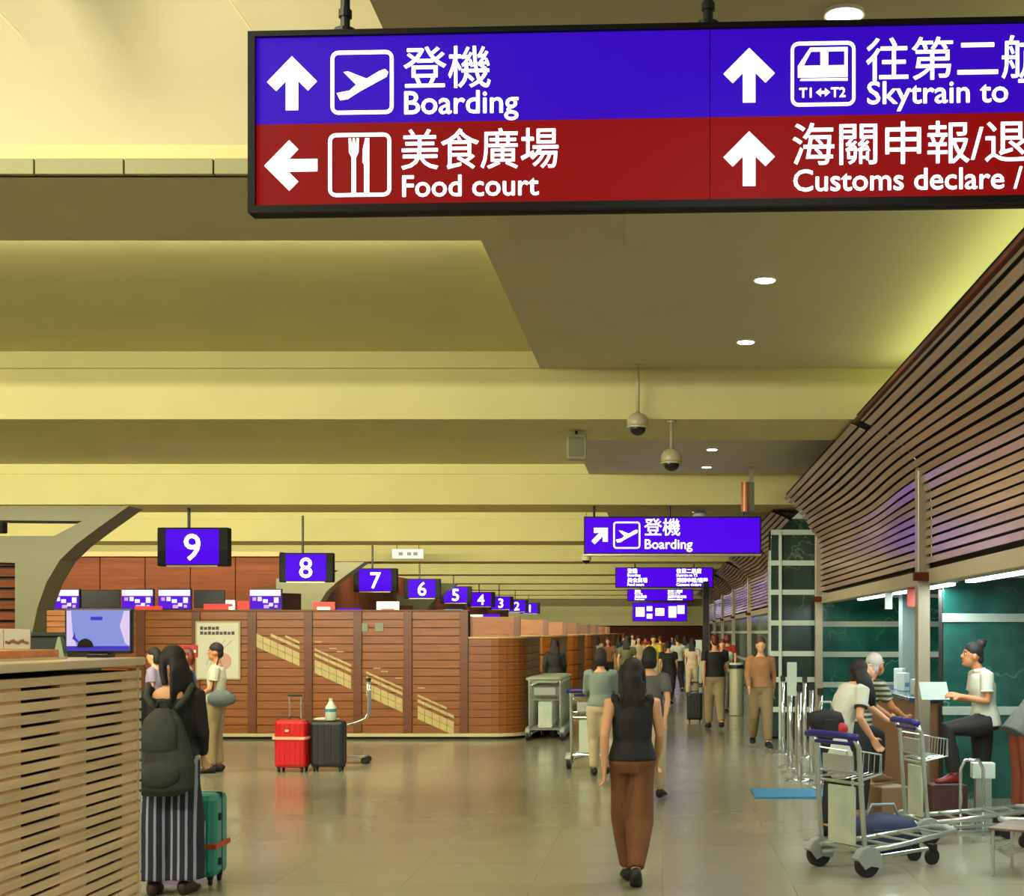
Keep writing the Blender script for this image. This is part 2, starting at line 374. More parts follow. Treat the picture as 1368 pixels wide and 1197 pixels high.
# far stretch of the same wall, seen beyond the pier
fw = sthing('wall_right_far')
for y in range(24, 78, 3):
    for z0, z1 in ((.05, .85), (.93, 1.72), (1.80, 2.2)):
        MB().b2(2.70, 2.75, y+.03, y+2.97, z0, z1).build('marble_panel', green, fw)
    for z in (.89, 1.76, 2.24): MB().b2(2.66, 2.75, y, y+3, z-.04, z+.04).build('band', band_m, fw)
MB().b2(2.75, 3.0, 24, 92, 0, HC).build('core', back_m, fw)
# ------------------------------------------------------------------ left: brown panelling and arched columns
wlft = sthing('wall_left')
for k in range(5):
    MB().b2(-15.6+1.16*k+.01, -15.6+1.16*(k+1)-.01, 36.5, 36.6, 0, HB-.12).build('timber_panel', wood_d, wlft, bevel=.01)
MB().b2(-15.6, -9.8, 36.4, 36.6, HB-.12, HB).build('cornice', mat('cornice', (150, 110, 60), .5), wlft)
MB().b2(-16.0, -15.7, 36.2, 36.6, 0, HB-.2).build('edge_post', band_m, wlft)
for k in range(18):
    MB().b2(-9.9, -9.8, 36.6+3*k+.01, 36.6+3*k+2.99, 0, HB).build('timber_panel', wood_d, wlft)
MB().b2(-20, 9, 93, 93.3, 0, 3).build('end_panel', wood_d, wlft)
struct(MB().b2(-20, -16.1, 37.5, 38, 0, HB).build('wall_left_recess', mat('dark_recess', (40, 42, 34), .8)))
arch_m = mat('grey_green_column', (88, 86, 62), .6)
def arch(y, xs=0):
    s = 20.2/F; e = EYE
    def q(px, py): return ((px-PX)*s, e+(PY-py)*s)
    pts = [q(20, 1010), q(60, 1010), q(42, 850), q(50, 812), q(62, 778), q(80, 748), q(102, 727), q(130, 706), q(172, 676), q(-10, 676), q(-10, 695), q(110, 696), q(72, 716), q(-40, 716), q(-40, 750), q(20, 752)]
    pts[0] = (pts[0][0], 0); pts[1] = (pts[1][0]-.15, 0)
    return pts
a_me = MB().prism([(x, z) for x, z in arch(0)], 0, .55).data('arch_column', arch_m)
for y in (20.2, 36.2, 52.4):
    struct(inst('wall_arch', a_me, None, (0 if y < 21 else -.0, y, 0)))
br = sthing('wall_left_slatted')
for k in range(12): MB().b2(-10.4, -9.22, 20.3, 20.34, 1.0+.155*k, 1.0+.155*k+.11).build('slat', wood_d, br)
MB().b2(-10.4, -9.22, 20.36, 20.4, 0, 2.9).build('backing_board', back_m, br)
# ------------------------------------------------------------------ ceiling fittings
dl_m = mat('downlight_glow', (255, 250, 235), .5, emit=9); rim_m = mat('white_rim', (215, 210, 195), .4)
pos = ['nearest, above the large sign', 'just below the large sign', 'in front of the first beam', 'first beyond the first beam', 'second beyond the first beam', 'third beyond the first beam']
rim_me = MB().cyl((0, 0, -.008), .085, .016, 24).data('rim', rim_m); glow_me = MB().cyl((0, 0, -.018), .07, .008, 24).data('lens', dl_m)
for i, (x, y) in enumerate(DL):
    d = thing('downlight', 'round recessed white downlight in the flat ceiling strip, '+(pos[i] if i < 6 else ['first', 'second', 'third', 'fourth', 'fifth', 'sixth', 'seventh'][i-6]+' beyond the second beam'), 'light', (x, y, HC), 0, 'recessed downlights in the flat ceiling strip')
    inst('rim', rim_me, d); inst('lens', glow_me, d)
for (x, y, z) in ((-14.9, 36.3, HB-.2),):
    pass
cam_m = mat('camera_housing', (176, 166, 132), .35); dk = mat('black_plastic', (18, 18, 20), .3); smoke = mat('smoked_dome', (14, 14, 16), .08)
def dome_cam(px, ytop, yc, depth, ztop, label):
    q = W(px, yc, depth); r = .10
    t = thing('dome_camera', label, 'camera', (q.x, depth, q.z), 0, 'dome cameras hanging from the ceiling')
    MB().cyl((0, 0, (ztop-q.z+r)/2), .018, ztop-q.z-r, 12).build('stem', cam_m, t, smooth=True)
    MB().cyl((0, 0, ztop-q.z-.01), .045, .02, 16).build('mounting_plate', cam_m, t)
    MB().loft([(0,0,-.03), (0,0,.0), (0,0,.05), (0,0,.085), (0,0,.11)], (1,0,0), [.098, .104, .098, .07, .022], 24).build('housing', cam_m, t, smooth=True)
    MB().cyl((0, 0, -.035), .106, .014, 24).build('ring', cam_m, t)
    MB().sphere((0, 0, -.045), (.078, .078, .07), 20, 12).build('dome_glass', smoke, t, smooth=True)
dome_cam(852, 490, 566, 13.6, HC, 'beige dome camera on a long stem in front of the first beam')
dome_cam(897, 560, 614, 13.9, HB, 'beige dome camera hanging from the underside of the first beam')
dome_cam(783, 690, 746, 30, HC, 'tiny dome camera at the left end of the single-row sign')
t = W(770, 598, 14.6); sp = thing('ceiling_speaker', 'pale box loudspeaker on a short stem under the first beam', 'speaker', t)
MB().box((0, 0, 0), (.20, .16, .26), rz=.2).build('cabinet', mat('pale_speaker', (150, 145, 116), .5), sp, bevel=.02)
MB().box((.0, -.085, 0), (.15, .01, .2), rz=.2).build('grille', mat('speaker_grille', (120, 116, 92), .7), sp)
MB().cyl((0, 0, (HB-t.z+.13)/2), .014, HB-t.z-.13, 10).build('stem', dk, sp)
t = W(997, 664, 22.0); sp = thing('hanging_horn', 'tall copper coloured cylinder hanging on a pole above the right end of the single-row sign', 'fixture', t)
MB().cyl((0, 0, 0), .08, .46, 20).build('body', mat('copper_body', (150, 92, 58), .35, .4), sp, smooth=False)
MB().box((.08, .0, .0), (.08, .14, .44)).build('bracket', mat('bracket_green', (96, 104, 82), .5), sp)
MB().box((.08, 0, .22+(HC-t.z-.22)/2), (.07, .07, HC-t.z-.22)).build('stem', post_m, sp)
t = W(935, 684, 24.0); sp = thing('cone_lamp', 'small pale cone lamp peeping over the single-row sign', 'lamp', t)
MB().cyl((0, 0, 0), .13, .18, 16, r2=.07).build('shade', mat('pale_shade', (190, 195, 215), .4), sp, smooth=True)
MB().cyl((0, 0, (HB-t.z+.09)/2), .012, HB-t.z-.09, 8).build('stem', dk, sp)
t = W(60, 77, 6.6); sp = thing('sprinkler', 'small white round sprinkler cap on the bright vault at upper left', 'sprinkler', (t.x, 6.6, HC+.0))
zv = HC+.16+1.25*math.sin(PI*(7.1/8.35))**.75-vfold(t.x, 6.6)
sp.location.z = zv-.03; MB().cyl((0, 0, 0), .045, .03, 20).build('cap', rim_m, sp); MB().cyl((0, 0, .03), .02, .05, 12).build('neck', post_m, sp)
# ------------------------------------------------------------------ signs
blue_s = mat('lit_blue_panel', (14, 3, 50), .6, spec=.1, emit=.74, emitrgb=(54, 4, 192)); red_s = mat('lit_red_panel', (40, 4, 4), .6, spec=.1, emit=.66, emitrgb=(150, 10, 12))
vio_s = mat('lit_violet_screen', (14, 0, 44), .7, spec=.08, emit=.85, emitrgb=(78, 0, 225)); white_s = mat('lit_white_lettering', (240, 244, 255), .5, emit=1.1)
frame_m = mat('black_sign_frame', (9, 9, 9), .6, spec=.2); pole_m = mat('black_pole', (20, 20, 20), .4)
seam_m = mat('panel_seam_dark', (30, 8, 110), .4)
def up_arrow(s, ang=0):
    pts = [(0, .5), (.47, .03), (.30, -.14), (.115, .045), (.115, -.5), (-.115, -.5), (-.115, .045), (-.30, -.14), (-.47, .03)]
    ca, sa = math.cos(ang), math.sin(ang)
    return [(s*(x*ca-y*sa), s*(x*sa+y*ca)) for x, y in pts]
def flat(pts, cx, cz, y=-.004, th=.004):
    return MB().prism([(x+cx, z+cz) for x, z in pts], y, y+th)
def ring_box(cx, cz, s, wd, r=.12):
    "rounded square outline"
    def rr(h, rad):
        P = []
        for (sx, sz, a0) in ((1,1,0), (-1,1,90), (-1,-1,180), (1,-1,270)):
            for k in range(5):
                a = math.radians(a0+22.5*k); P.append((cx+sx*(h-rad)+rad*math.cos(a), cz+sz*(h-rad)+rad*math.sin(a)))
        return P
    o = rr(s/2, r*s); i = rr(s/2-wd, max(.01*s, r*s-wd)); n = len(o); mb = MB()
    vs = [(x, -.006, z) for x, z in o]+[(x, -.006, z) for x, z in i]+[(x, 0, z) for x, z in o]+[(x, 0, z) for x, z in i]
    fs = []
    for k in range(n):
        k2 = (k+1) % n; fs += [(k, k2, n+k2, n+k), (k, k+2*n, k2+2*n, k2), (n+k, n+k2, 3*n+k2, 3*n+k)]
    return mb.add(vs, fs)
PLANE = [(-.46,-.24), (-.40,-.34), (-.24,-.34), (.02,-.16), (.42,.03), (.47,.10), (.44,.17), (.34,.16), (.10,.07), (-.26,.18), (-.33,.17), (-.08,-.05), (-.22,-.13), (-.34,-.10), (-.45,-.20)]
PLANE = [(-.44,-.20), (-.38,-.32), (-.25,-.30), (-.02,-.16), (.42,.07), (.45,.15), (.40,.20), (.30,.17), (.08,.04), (-.24,.17), (-.32,.16), (-.10,-.06), (-.22,-.16), (-.34,-.18)]
def icon_plane(p, cx, cz, s):
    ring_box(cx, cz, s, s*.055).build('pictogram_frame', white_s, p)
    flat([(x*s*.92, z*s*.92) for x, z in PLANE], cx, cz+.02*s).build('aeroplane_pictogram', white_s, p)
def icon_food(p, cx, cz, s):
    ring_box(cx, cz, s, s*.055).build('pictogram_frame', white_s, p)
    k = s
    mb = flat([(-.04*k, -.44*k), (-.04*k, .12*k), (.0*k, .2*k), (.005*k, .42*k), (-.03*k, .42*k), (-.045*k, .24*k), (-.06*k, .42*k), (-.09*k, .42*k), (-.105*k, .24*k), (-.12*k, .42*k), (-.155*k, .42*k), (-.15*k, .2*k), (-.11*k, .12*k), (-.11*k, -.44*k)], cx-.02*k, cz)
    mb.build('fork_pictogram', white_s, p)
    flat([(.07*k, -.44*k), (.07*k, .0), (.045*k, .04*k), (.05*k, .25*k), (.09*k, .42*k), (.15*k, .42*k), (.15*k, -.44*k)], cx, cz).build('knife_pictogram', white_s, p)
def icon_train(p, cx, cz, s):
    ring_box(cx, cz, s, s*.05).build('pictogram_frame', white_s, p)
    o = [(-.38,-.08), (-.38,.1), (-.22,.36), (.38,.36), (.38,-.08)]
    wd1 = [(-.32,.13), (-.19,.31), (-.05,.31), (-.05,.13)]; 
    mb = MB()
    def q(pts): mb.prism([(cx+x*s, cz+.05*s+z*s) for x, z in pts], -.004, 0)
    q([(-.39,-.10), (-.39,.08), (.38,.08), (.38,-.10)]); q([(-.39,.08), (-.20,.36), (-.17,.33), (-.30,.08)]); q([(-.20,.36), (.38,.36), (.38,.30), (-.20,.30)])
    q([(-.04,.08), (-.04,.30), (.08,.30), (.08,.08)]); q([(.33,.08), (.33,.30), (.38,.30), (.38,.08)]); q([(-.36,-.15), (-.34,-.12), (.38,-.12), (.38,-.16)])
    mb.build('train_pictogram', white_s, p)
    text('T1', s*.21, white_s, p, (cx-.37*s, -.002, cz-.36*s), bold=.002); text('T2', s*.21, white_s, p, (cx+.12*s, -.002, cz-.36*s), bold=.002)
    a = MB(); a.prism([(cx-.11*s, cz-.285*s), (cx-.03*s, cz-.22*s), (cx-.03*s, cz-.265*s), (cx+.03*s, cz-.265*s), (cx+.03*s, cz-.22*s), (cx+.11*s, cz-.285*s), (cx+.03*s, cz-.35*s), (cx+.03*s, cz-.305*s), (cx-.03*s, cz-.305*s), (cx-.03*s, cz-.35*s)], -.004, 0)
    a.build('double_arrow', white_s, p)
def arrow(p, cx, cz, s, ang=0): flat(up_arrow(s, ang), cx, cz).build('arrow', white_s, p)
def big_sign(loc, rz, label, scale=1.0, poles=(.39, 1.90, 3.45), ztop=HC, right=True, detail=True):
    # local: x right from the left edge, z up from the bottom edge
    Wd = 3.75; Hd = .75; t = thing('overhead_sign', label, 'sign', loc, rz)
    fr = .03
    MB().b2(0, Wd, .02, .07, 0, Hd).build('housing', frame_m, t)
    MB().b2(0, Wd, -.02, .03, 0, fr).b2(0, Wd, -.02, .03, Hd-.022, Hd).b2(0, fr, -.02, .03, fr, Hd-.022).b2(Wd-fr, Wd, -.02, .03, fr, Hd-.022).build('frame', frame_m, t)
    mid = fr+(Hd-fr*2)*.5-.005; c1 = 1.907
    for xa, xb in ((fr, c1-.0015), (c1+.0015, Wd-fr)):
        MB().b2(xa, xb, 0, .02, mid, Hd-.022).build('blue_panel', blue_s, t); MB().b2(xa, xb, 0, .02, fr, mid).build('red_panel', red_s, t)
    r1 = mid+.168; r2 = fr+.168
    arrow(t, .18, r1, .222); icon_plane(t, .473, r1-.002, .262)
    text('登機', .185, white_s, t, (.642, -.002, r1-.015), bold=.002); text('Boarding', .134, white_s, t, (.64, -.002, r1-.135), bold=.0028)
    arrow(t, .175, r2, .222, PI/2); icon_food(t, .463, r2-.002, .262)
    text('美食廣場', .178, white_s, t, (.63, -.002, r2-.01), bold=.002, sx=.93); text('Food court', .125, white_s, t, (.632, -.002, r2-.135), bold=.0028)
    arrow(t, c1+.16, r1+.0, .222); icon_train(t, c1+.46, r1, .262)
    text('往第二航廈', .185, white_s, t, (c1+.63, -.002, r1-.015), bold=.002, sx=.98); text('Skytrain to T2', .13, white_s, t, (c1+.635, -.002, r1-.125), bold=.0028)
    arrow(t, c1+.16, r2+.0, .222); text('海關申報/退稅', .185, white_s, t, (c1+.33, -.002, r2-.015), bold=.002, sx=.98)
    text('Customs declare / Tax refund', .125, white_s, t, (c1+.335, -.002, r2-.135), bold=.0028)
    for px in poles:
        h = (ztop-loc[2])/.92-Hd
        MB().cyl((px, .045, Hd+h/2), .02, h, 12).build('pole', pole_m, t, smooth=False)
        MB().cyl((px, .045, Hd+.012), .045, .024, 16).build('collar', pole_m, t); MB().cyl((px, .045, Hd+.09), .028, .03, 12).build('collar', pole_m, t)
    return t
yb = 5.42; q = W(333, 286, yb)
bs = big_sign((q.x, q.y, q.z), -.045, 'large black-framed hanging sign, blue over red rows, Boarding and Food court, close to the camera'); bs.scale = (.92, .92, .92)
# single-row sign
y = 23.2; q = W(780, 740, y); sg = thing('overhead_sign', 'long blue hanging sign with one row, slanted arrow and Boarding', 'sign', q, 0)
sw = (1017-780)*y/F; sh = 50*y/F
MB().b2(0, sw, .01, .2, 0, sh).build('housing', frame_m, sg); MB().b2(.02, sw-.02, .001, .011, .02, sh-.02).build('blue_panel', vio_s, sg)
MB().b2(0, sw, 0, .2, -.03, 0).build('lower_rail', post_m, sg)
arrow(sg, .27, sh*.5, .34, -PI/4); icon_plane(sg, .70, sh*.5, .44)
text('登機', .30, white_s, sg, (.98, -.007, sh*.53), bold=.006); text('Boarding', .22, white_s, sg, (.98, -.007, sh*.14), bold=.006)
for px in (.16, 1.4, 2.6): MB().cyl((px, .1, sh+(HB-q.z-sh)/2), .02, HB-q.z-sh, 8).build('pole', pole_m, sg)
# row signs further down the hall
for (px0, px1, py0, py1, y, lab) in ((822, 953, 758, 785, 50, 'two-row violet hanging sign just below the single-row sign, far down the hall'),
                                     (838, 926, 787, 803, 68, 'narrower violet hanging sign under the two-row one, farther away'),
                                     (845, 918, 805, 830, 84, 'lowest and farthest violet hanging sign with white blocks')):
    a = W(px0, py1, y); b_ = W(px1, py0, y); w_, h_ = b_.x-a.x, b_.z-a.z
    g = thing('overhead_sign', lab, 'sign', a, 0)
    MB().b2(0, w_, .01, .2, 0, h_).build('housing', frame_m, g); MB().b2(.03, w_-.03, -.01, .01, .03, h_-.03).build('blue_panel', vio_s, g)
    if y < 80:
        for r_ in (0, 1):
            zc = h_*(.27+.46*r_)
            for c_ in (0, 1):
                x0_ = w_*(.04+.5*c_); arrow(g, x0_+h_*.12, zc, h_*.33, 0)
                text(['美食廣場', '登機'][r_] if c_ == 0 else ['海關申報/退稅', '往第二航廈'][r_], h_*.25, white_s, g, (x0_+h_*.4, -.012, zc), bold=.012)
                text(['Food court', 'Boarding'][r_] if c_ == 0 else ['Customs declare', 'Skytrain to T2'][r_], h_*.18, white_s, g, (x0_+h_*.4, -.012, zc-h_*.18), bold=.012)
    else:
        for (u0, u1, v0, v1) in ((.06, .22, .25, .75), (.26, .36, .55, .8), (.42, .58, .3, .7), (.66, .8, .2, .8), (.82, .95, .4, .85), (.26, .36, .15, .4)):
            MB().b2(w_*u0, w_*u1, -.018, -.01, h_*v0, h_*v1).build('lettering', white_s, g, bevel=.02)
    for u in (.2, .8): MB().cyl((w_*u, .1, h_+(HC-a.z-h_)/2), .03, HC-a.z-h_, 8).build('pole', pole_m, g)
# numbered island screens
XN = -7.78
for i in range(9):
    n = 9-i; wd_ = 'one two three four five six seven eight nine'.split()[n-1]; y = 23.55+7.49*i; t = thing('number_screen', 'black-framed violet screen with a white %s, %s' % (wd_, 'nearest of the row and largest' if n == 9 else ('farthest and smallest of the row' if n == 1 else 'hung just beyond the one with a '+'one two three four five six seven eight nine'.split()[n])), 'screen', (XN, y, EYE+1.10), 0, 'numbered screens over the islands')
    if n == 9: MB().cyl((-.1, .12, .63+.17), .025, .36, 10).build('pole', pole_m, t)
    else: MB().cyl((-.1, .12, .63+(HC-EYE-1.10-.63)/2), .025, HC-EYE-1.10-.63, 10).build('pole', pole_m, t)
    MB().b2(-.59, .59, 0, .2, 0, .64).build('bezel', frame_m, t, bevel=.02)
    MB().b2(-.44, .44, -.02, 0, .03, .61).build('display', vio_s, t, bevel=.01)
    MB().b2(-.42, .42, -.04, .0, -.015, .012).build('lower_rail', post_m, t)
    text(str(n), .62, white_s, t, (0, -.022, .1), name='numeral', bold=.012 if n > 5 else .02, align='CENTER')
# pale blank boards hanging between the beams
pale_b = mat('pale_lit_board', (205, 205, 212), .4, emit=.25)
for (px, py, w_, h_, y, lab) in ((545, 740, 42, 13, 40, 'nearest small white hanging board with grey marks'), (645, 771, 30, 8, 62, 'second small white hanging board, above number 4'), (675, 781, 32, 8, 70, 'third small white hanging board, above number 3'), (722, 792, 28, 7, 80, 'farthest small white hanging board, above number 1')):
    q = W(px, py, y); k = y/F; t = thing('hanging_board', lab, 'sign', q)
    MB().box((0, 0, 0), (w_*k, .1, h_*k)).build('board', pale_b, t, bevel=.02)
    for u in (-.22, .05, .25): MB().box((w_*k*u, -.055, 0), (w_*k*.13, .01, h_*k*.35)).build('mark', mat('grey_mark', (120, 125, 120), .5), t)
    for u in (-.35, .35): MB().box((w_*k*u, 0, (HC-q.z+h_*k/2)/2), (.02, .02, HC-q.z-h_*k/2)).build('hanger', pole_m, t)

a = W(-95, 712, 23.55); t = thing('hanging_screen', 'black edge of another hanging screen cut off by the left border', 'screen', a)
w_ = 99*23.55/F; h_ = 74*23.55/F
MB().b2(0, w_, 0, .18, 0, h_).build('bezel', frame_m, t, bevel=.02); MB().b2(.12, w_-.12, -.015, 0, .05, h_-.05).build('display', vio_s, t); MB().cyl((w_*.4, .12, h_-.02+(HB-a.z-h_)/2), .025, max(.05, HB-a.z-h_+.04), 10).build('pole', pole_m, t)
# ------------------------------------------------------------------ near slatted counter at the left
oak = mat('counter_slat_oak', (205, 178, 132), .4, var=.22, scale=2.5, stretch=(6, .5, 6)); oak2 = mat('counter_post_oak', (196, 152, 92), .45, var=.2, scale=3, stretch=(4, 4, .5))
top_m = mat('counter_top', (206, 186, 148), .3, var=.08, scale=2)
XC = -2.50; YE = 6.81; ZT = 1.63
cn = thing('service_counter', 'tall slatted timber service counter with a pale top at the left edge', 'counter', (XC, YE, 0))
sl = None; pitch = .0485; ns = 32
for k in range(ns):
    z = .03+pitch*k
    o = MB().b2(-.022, 0, -4.3, -.03, z, z+.0355).build('slat', oak, cn, bevel=.003)
for ya_, yb_ in ((-.21, -.04), (-.89, -.62), (-1.75, -1.25), (-2.6, -2.3), (-3.4, -3.1)):
    MB().b2(-.045, -.008, ya_, yb_, 0, 1.57).build('batten', oak2, cn)
for k in range(ns):
    z = .03+pitch*k; MB().b2(-.05, .006, -.03, 0, z, z+.036).build('slat_end', top_m, cn, bevel=.003)
MB().b2(-.045, -.005, -.035, -.002, 0, 1.58).build('corner_post', top_m, cn)
MB().b2(-.9, -.05, -4.3, -.01, 0, 1.57).build('carcass', back_m, cn)
MB().b2(-.95, .02, -4.3, .02, 1.595, 1.632).build('top', top_m, cn, bevel=.006)
# things on that counter
scr_b = mat('lit_blue_picture', (40, 45, 80), .3, emit=.55, emitrgb=(150, 165, 245)); scr_d = mat('lit_dark_blue', (40, 30, 150), .3, emit=.8); scr_w = mat('lit_pale_pink', (50, 45, 60), .3, emit=.72, emitrgb=(225, 205, 245))
mo = thing('monitor', 'small black monitor showing a pale blue picture, on the counter', 'monitor', (-2.66, 6.72, ZT), .06)
MB().box((0, 0, .127), (.316, .03, .215)).build('bezel', dk, mo, bevel=.01)
MB().box((0, -.016, .13), (.29, .004, .19)).build('display', scr_b, mo)
MB().b2(-.145, .145, -.022, -.0185, .036, .056).build('picture_floor', scr_d, mo)
MB().prism([(-.145, .056), (-.10, .056), (-.118, .12), (-.125, .222), (-.145, .222)], -.021, -.0185).build('picture_pillar', scr_w, mo)
MB().prism([(.145, .056), (.125, .07), (.10, .15), (.12, .222), (.145, .222)], -.021, -.0185).build('picture_pillar', scr_w, mo)
MB().b2(-.035, .02, -.023, -.0185, .178, .196).build('picture_window', scr_d, mo, bevel=.004)
MB().prism([(-.095+.037+.037*math.cos(a*PI/8), .05+.042*math.sin(a*PI/8)) for a in range(9)], -.024, -.0185).build('picture_head', dk, mo)
MB().prism([(-.118, .09), (-.108, .12), (-.104, .095), (-.085, .075), (-.09, .07)], -.023, -.0185).build('picture_shape', scr_d, mo)
MB().box((0, .02, .01), (.1, .1, .02)).build('stand', dk, mo, bevel=.004)
orange_w = mat('orange_wood', (196, 122, 52), .4, var=.2, scale=4, stretch=(.5, 3, 6))
q = W(50, 868, 6.2); lg = thing('ledge_box', 'long low orange wooden tray on the counter left of the monitor', 'tray', (-2.86, 5.9, ZT), 0)
MB().b2(-.20, .18, -.3, .42, 0, .045).build('rail', orange_w, lg, bevel=.004)
MB().b2(-.20, .20, -.3, .46, .0, .012).build('foot', top_m, lg)
for i, (x, w_) in enumerate(((-2.925, .06), (-2.835, .115))):
    c_ = thing('picture_card', ['narrow pale card standing at the far left of the wooden tray', 'wider pale card with a brown sketch standing on the wooden tray'][i], 'card', (x, 6.25, ZT+.046), 0, 'cards on the wooden tray')
    MB().box((0, 0, .045), (w_, .008, .088)).build('board', mat('pale_card', (178, 182, 165), .6), c_)
    if i: 
        for u in range(5): MB().box((-.04+.02*u, -.005, .03+.006*(u % 2)), (.022, .002, .012), ry=.3*(-1)**u).build('sketch', mat('brown_ink', (120, 80, 60), .6), c_)
py_ = thing('name_pyramid', 'small pale green pyramid marker left of the monitor', 'marker', (-2.845, 6.72, ZT), 0)
MB().prism([(-.028, 0), (.028, 0), (.006, .1), (-.004, .1)], -.02, .02).build('wedge', mat('pale_green_card', (140, 158, 135), .6), py_)
bx = thing('wooden_box', 'small orange wooden crate on a dark shelf behind the monitor', 'crate', (-6.55, 15.6, ZT+.12), 0)
for k in range(4): MB().b2(-.16, .16, -.1, .1, .0+.062*k, .056+.062*k).build('board', orange_w, bx, bevel=.004)
sf = thing('back_counter', 'dark counter block behind the tall slatted counter', 'counter', (-6.9, 15.6, 0)); MB().b2(-1.8, .55, -.5, .5, 0, ZT+.08).build('carcass', mat('dark_green_panel', (40, 46, 38), .6), sf, bevel=.01); MB().b2(-1.85, .6, -.55, .55, ZT+.08, ZT+.12).build('top', mat('dark_green_panel', (40, 46, 38), .6), sf, bevel=.008)
pl = thing('white_ledge_strip', 'thin pale strip lying on the dark back counter', 'strip', (-7.0, 15.2, ZT+.12)); MB().box((0, 0, .02), (.28, .05, .04)).build('strip', top_m, pl, bevel=.004)
# ------------------------------------------------------------------ check-in islands
cap_m = mat('island_cap', (196, 160, 110), .35); tile_m = mat('cream_inlay_tile', (186, 168, 108), .35, var=.1, scale=9); toe_m = mat('toe_kick', (60, 58, 46), .5); line_m = mat('cream_base_line', (196, 184, 140), .35)
Y9 = 23.3
def px9(px): return (px-PX)*Y9/F
def pz9(py): return EYE+(PY-py)*Y9/F
isl = thing('checkin_island', 'nearest long plank-clad check-in island with a stepped cream tile inlay', 'island', (0, Y9, 0))
xl, xr, xe = -11.4, px9(620), -2.26
zt_ = pz9(817)
pil = [xl, px9(60), px9(124), px9(188), px9(262), px9(337), px9(412), px9(478), px9(545), px9(620)]
nr_ = 15; ph = (zt_-.10)/nr_
for i in range(len(pil)-1):
    a, b_ = pil[i]+.07, pil[i+1]-.07
    for r in range(nr_):
        MB().b2(a, b_, 0, .03, .10+ph*r+.004, .10+ph*(r+1)-.004).build('plank', wood_i, isl, bevel=.003)
for x in pil[1:]: MB().b2(x-.07, x+.07, -.03, .05, .1, zt_).build('pilaster', wood_i2, isl, bevel=.006)
MB().b2(xl, xr+.07, .03, .25, .02, zt_).build('carcass', back_m, isl)
MB().b2(xl, xr+.07, .02, .3, zt_, zt_+.03).build('cap', wood_i2, isl, bevel=.006)
# rounded end of stacked planks
def rounded(x0, x1, y0, y1, r, n=7):
    P = [(x0, y0)]
    for (cx, cy, a0) in ((x1-r, y0+r, -90), (x1-r, y1-r, 0)):
        for k in range(n+1): a = math.radians(a0+90*k/n); P.append((cx+r*math.cos(a), cy+r*math.sin(a)))
    P.append((x0, y1)); return P
ze = pz9(853)
out = rounded(px9(624), xe, .0, 3.5, .55); ne = 12
e_me = MB().prism(out, .004, (ze-.1)/ne-.004, 'XY').data('plank', wood_i)
for r in range(ne): inst('end_plank', e_me, isl, (0, 0, .1+(ze-.1)/ne*r))
MB().prism(rounded(px9(625), xe-.03, .03, 3.47, .5), .1, ze-.01, 'XY').build('end_core', back_m, isl)
MB().prism(rounded(px9(617), xe+.02, -.02, 3.52, .57), ze, ze+.03, 'XY').build('end_cap', cap_m, isl)
MB().prism(rounded(xl, xe-.08, .08, 3.4, .5), 0, .05, 'XY').build('toe', toe_m, isl)
MB().prism(rounded(xl, xe+.03, -.04, 3.54, .58), .045, .10, 'XY').build('base_line', line_m, isl)
# diagonal inlay of cream tiles, two bands with thin strips above
def inl(name, xa, xb, za, zb, h):
    MB().prism([(xa, za), (xb, zb), (xb, zb+h), (xa, za+h)], -.008, .01).build(name, tile_m, isl)
NI = 28
for i in range(NI):
    xa = px9(342)+(px9(617)-px9(342))*i/NI; xb = px9(342)+(px9(617)-px9(342))*(i+1)/NI-.007
    if any(abs((xa+xb)/2-x) < .11 for x in pil): continue
    za, zb = pz9(845+123*i/NI), pz9(845+123*(i+1)/NI)
    inl('inlay_tile', xa, xb, za-.23, zb-.23, .11); inl('inlay_tile', xa, xb, za-.112, zb-.112, .10)
    if 1 < i: inl('inlay_tile', xa, xb, za+.045, zb+.045, .05)
    if 3 < i < NI-2: inl('inlay_strip', xa, xb, za+.14, zb+.14, .035)
    if 5 < i < NI-5 and i % 3: MB().b2(xa, xb, -.006, .01, za+.27, za+.285).build('inlay_strip', tile_m, isl)
def far_island(k):
    y = Y9+7.49*k; t = thing('checkin_island', 'plank-clad check-in island standing %s row beyond the nearest one' % ['', 'one', 'two', 'three', 'four', 'five', 'six', 'seven', 'eight'][k], 'island', (0, y, 0), 0, 'check-in islands farther down the hall')
    n = 5 if k < 3 else 2
    for r in range(n):
        h = 2.0/n; inst('plank_row', PR[n], t, (0, 0, .1+h*r))
    for x in (-9, -7.8, -6.6, -5.4, -4.2, -3.15): inst('pilaster', PIL, t, (x, 0, 0))
    for r in range(4 if k < 4 else 2):
        nn = 4 if k < 4 else 2; inst('end_plank', ER[nn], t, (0, 0, .1+1.56/nn*r))
    inst('base_line', BL, t); inst('end_cap', EC, t)
    return t
PR = {n: MB().b2(-9.6, -3.1, 0, .3, .01, 2.0/n-.01).data('plank_row', wood_i) for n in (5, 2)}
PIL = MB().b2(-.07, .07, -.03, .05, .1, 2.1).data('pilaster', wood_i2)
ER = {n: MB().prism(rounded(-3.15, xe, 0, 3.5, .55, 4), .01, 1.56/n-.01, 'XY').data('end_plank', wood_i) for n in (4, 2)}
BL = MB().prism(rounded(-9.6, xe+.03, -.04, 3.54, .58, 4), .0, .10, 'XY').data('base_line', line_m)
EC = MB().prism(rounded(-3.2, xe+.02, -.02, 3.52, .57, 4), 1.665, 1.69, 'XY').data('end_cap', cap_m)
for k in range(1, 9): far_island(k)
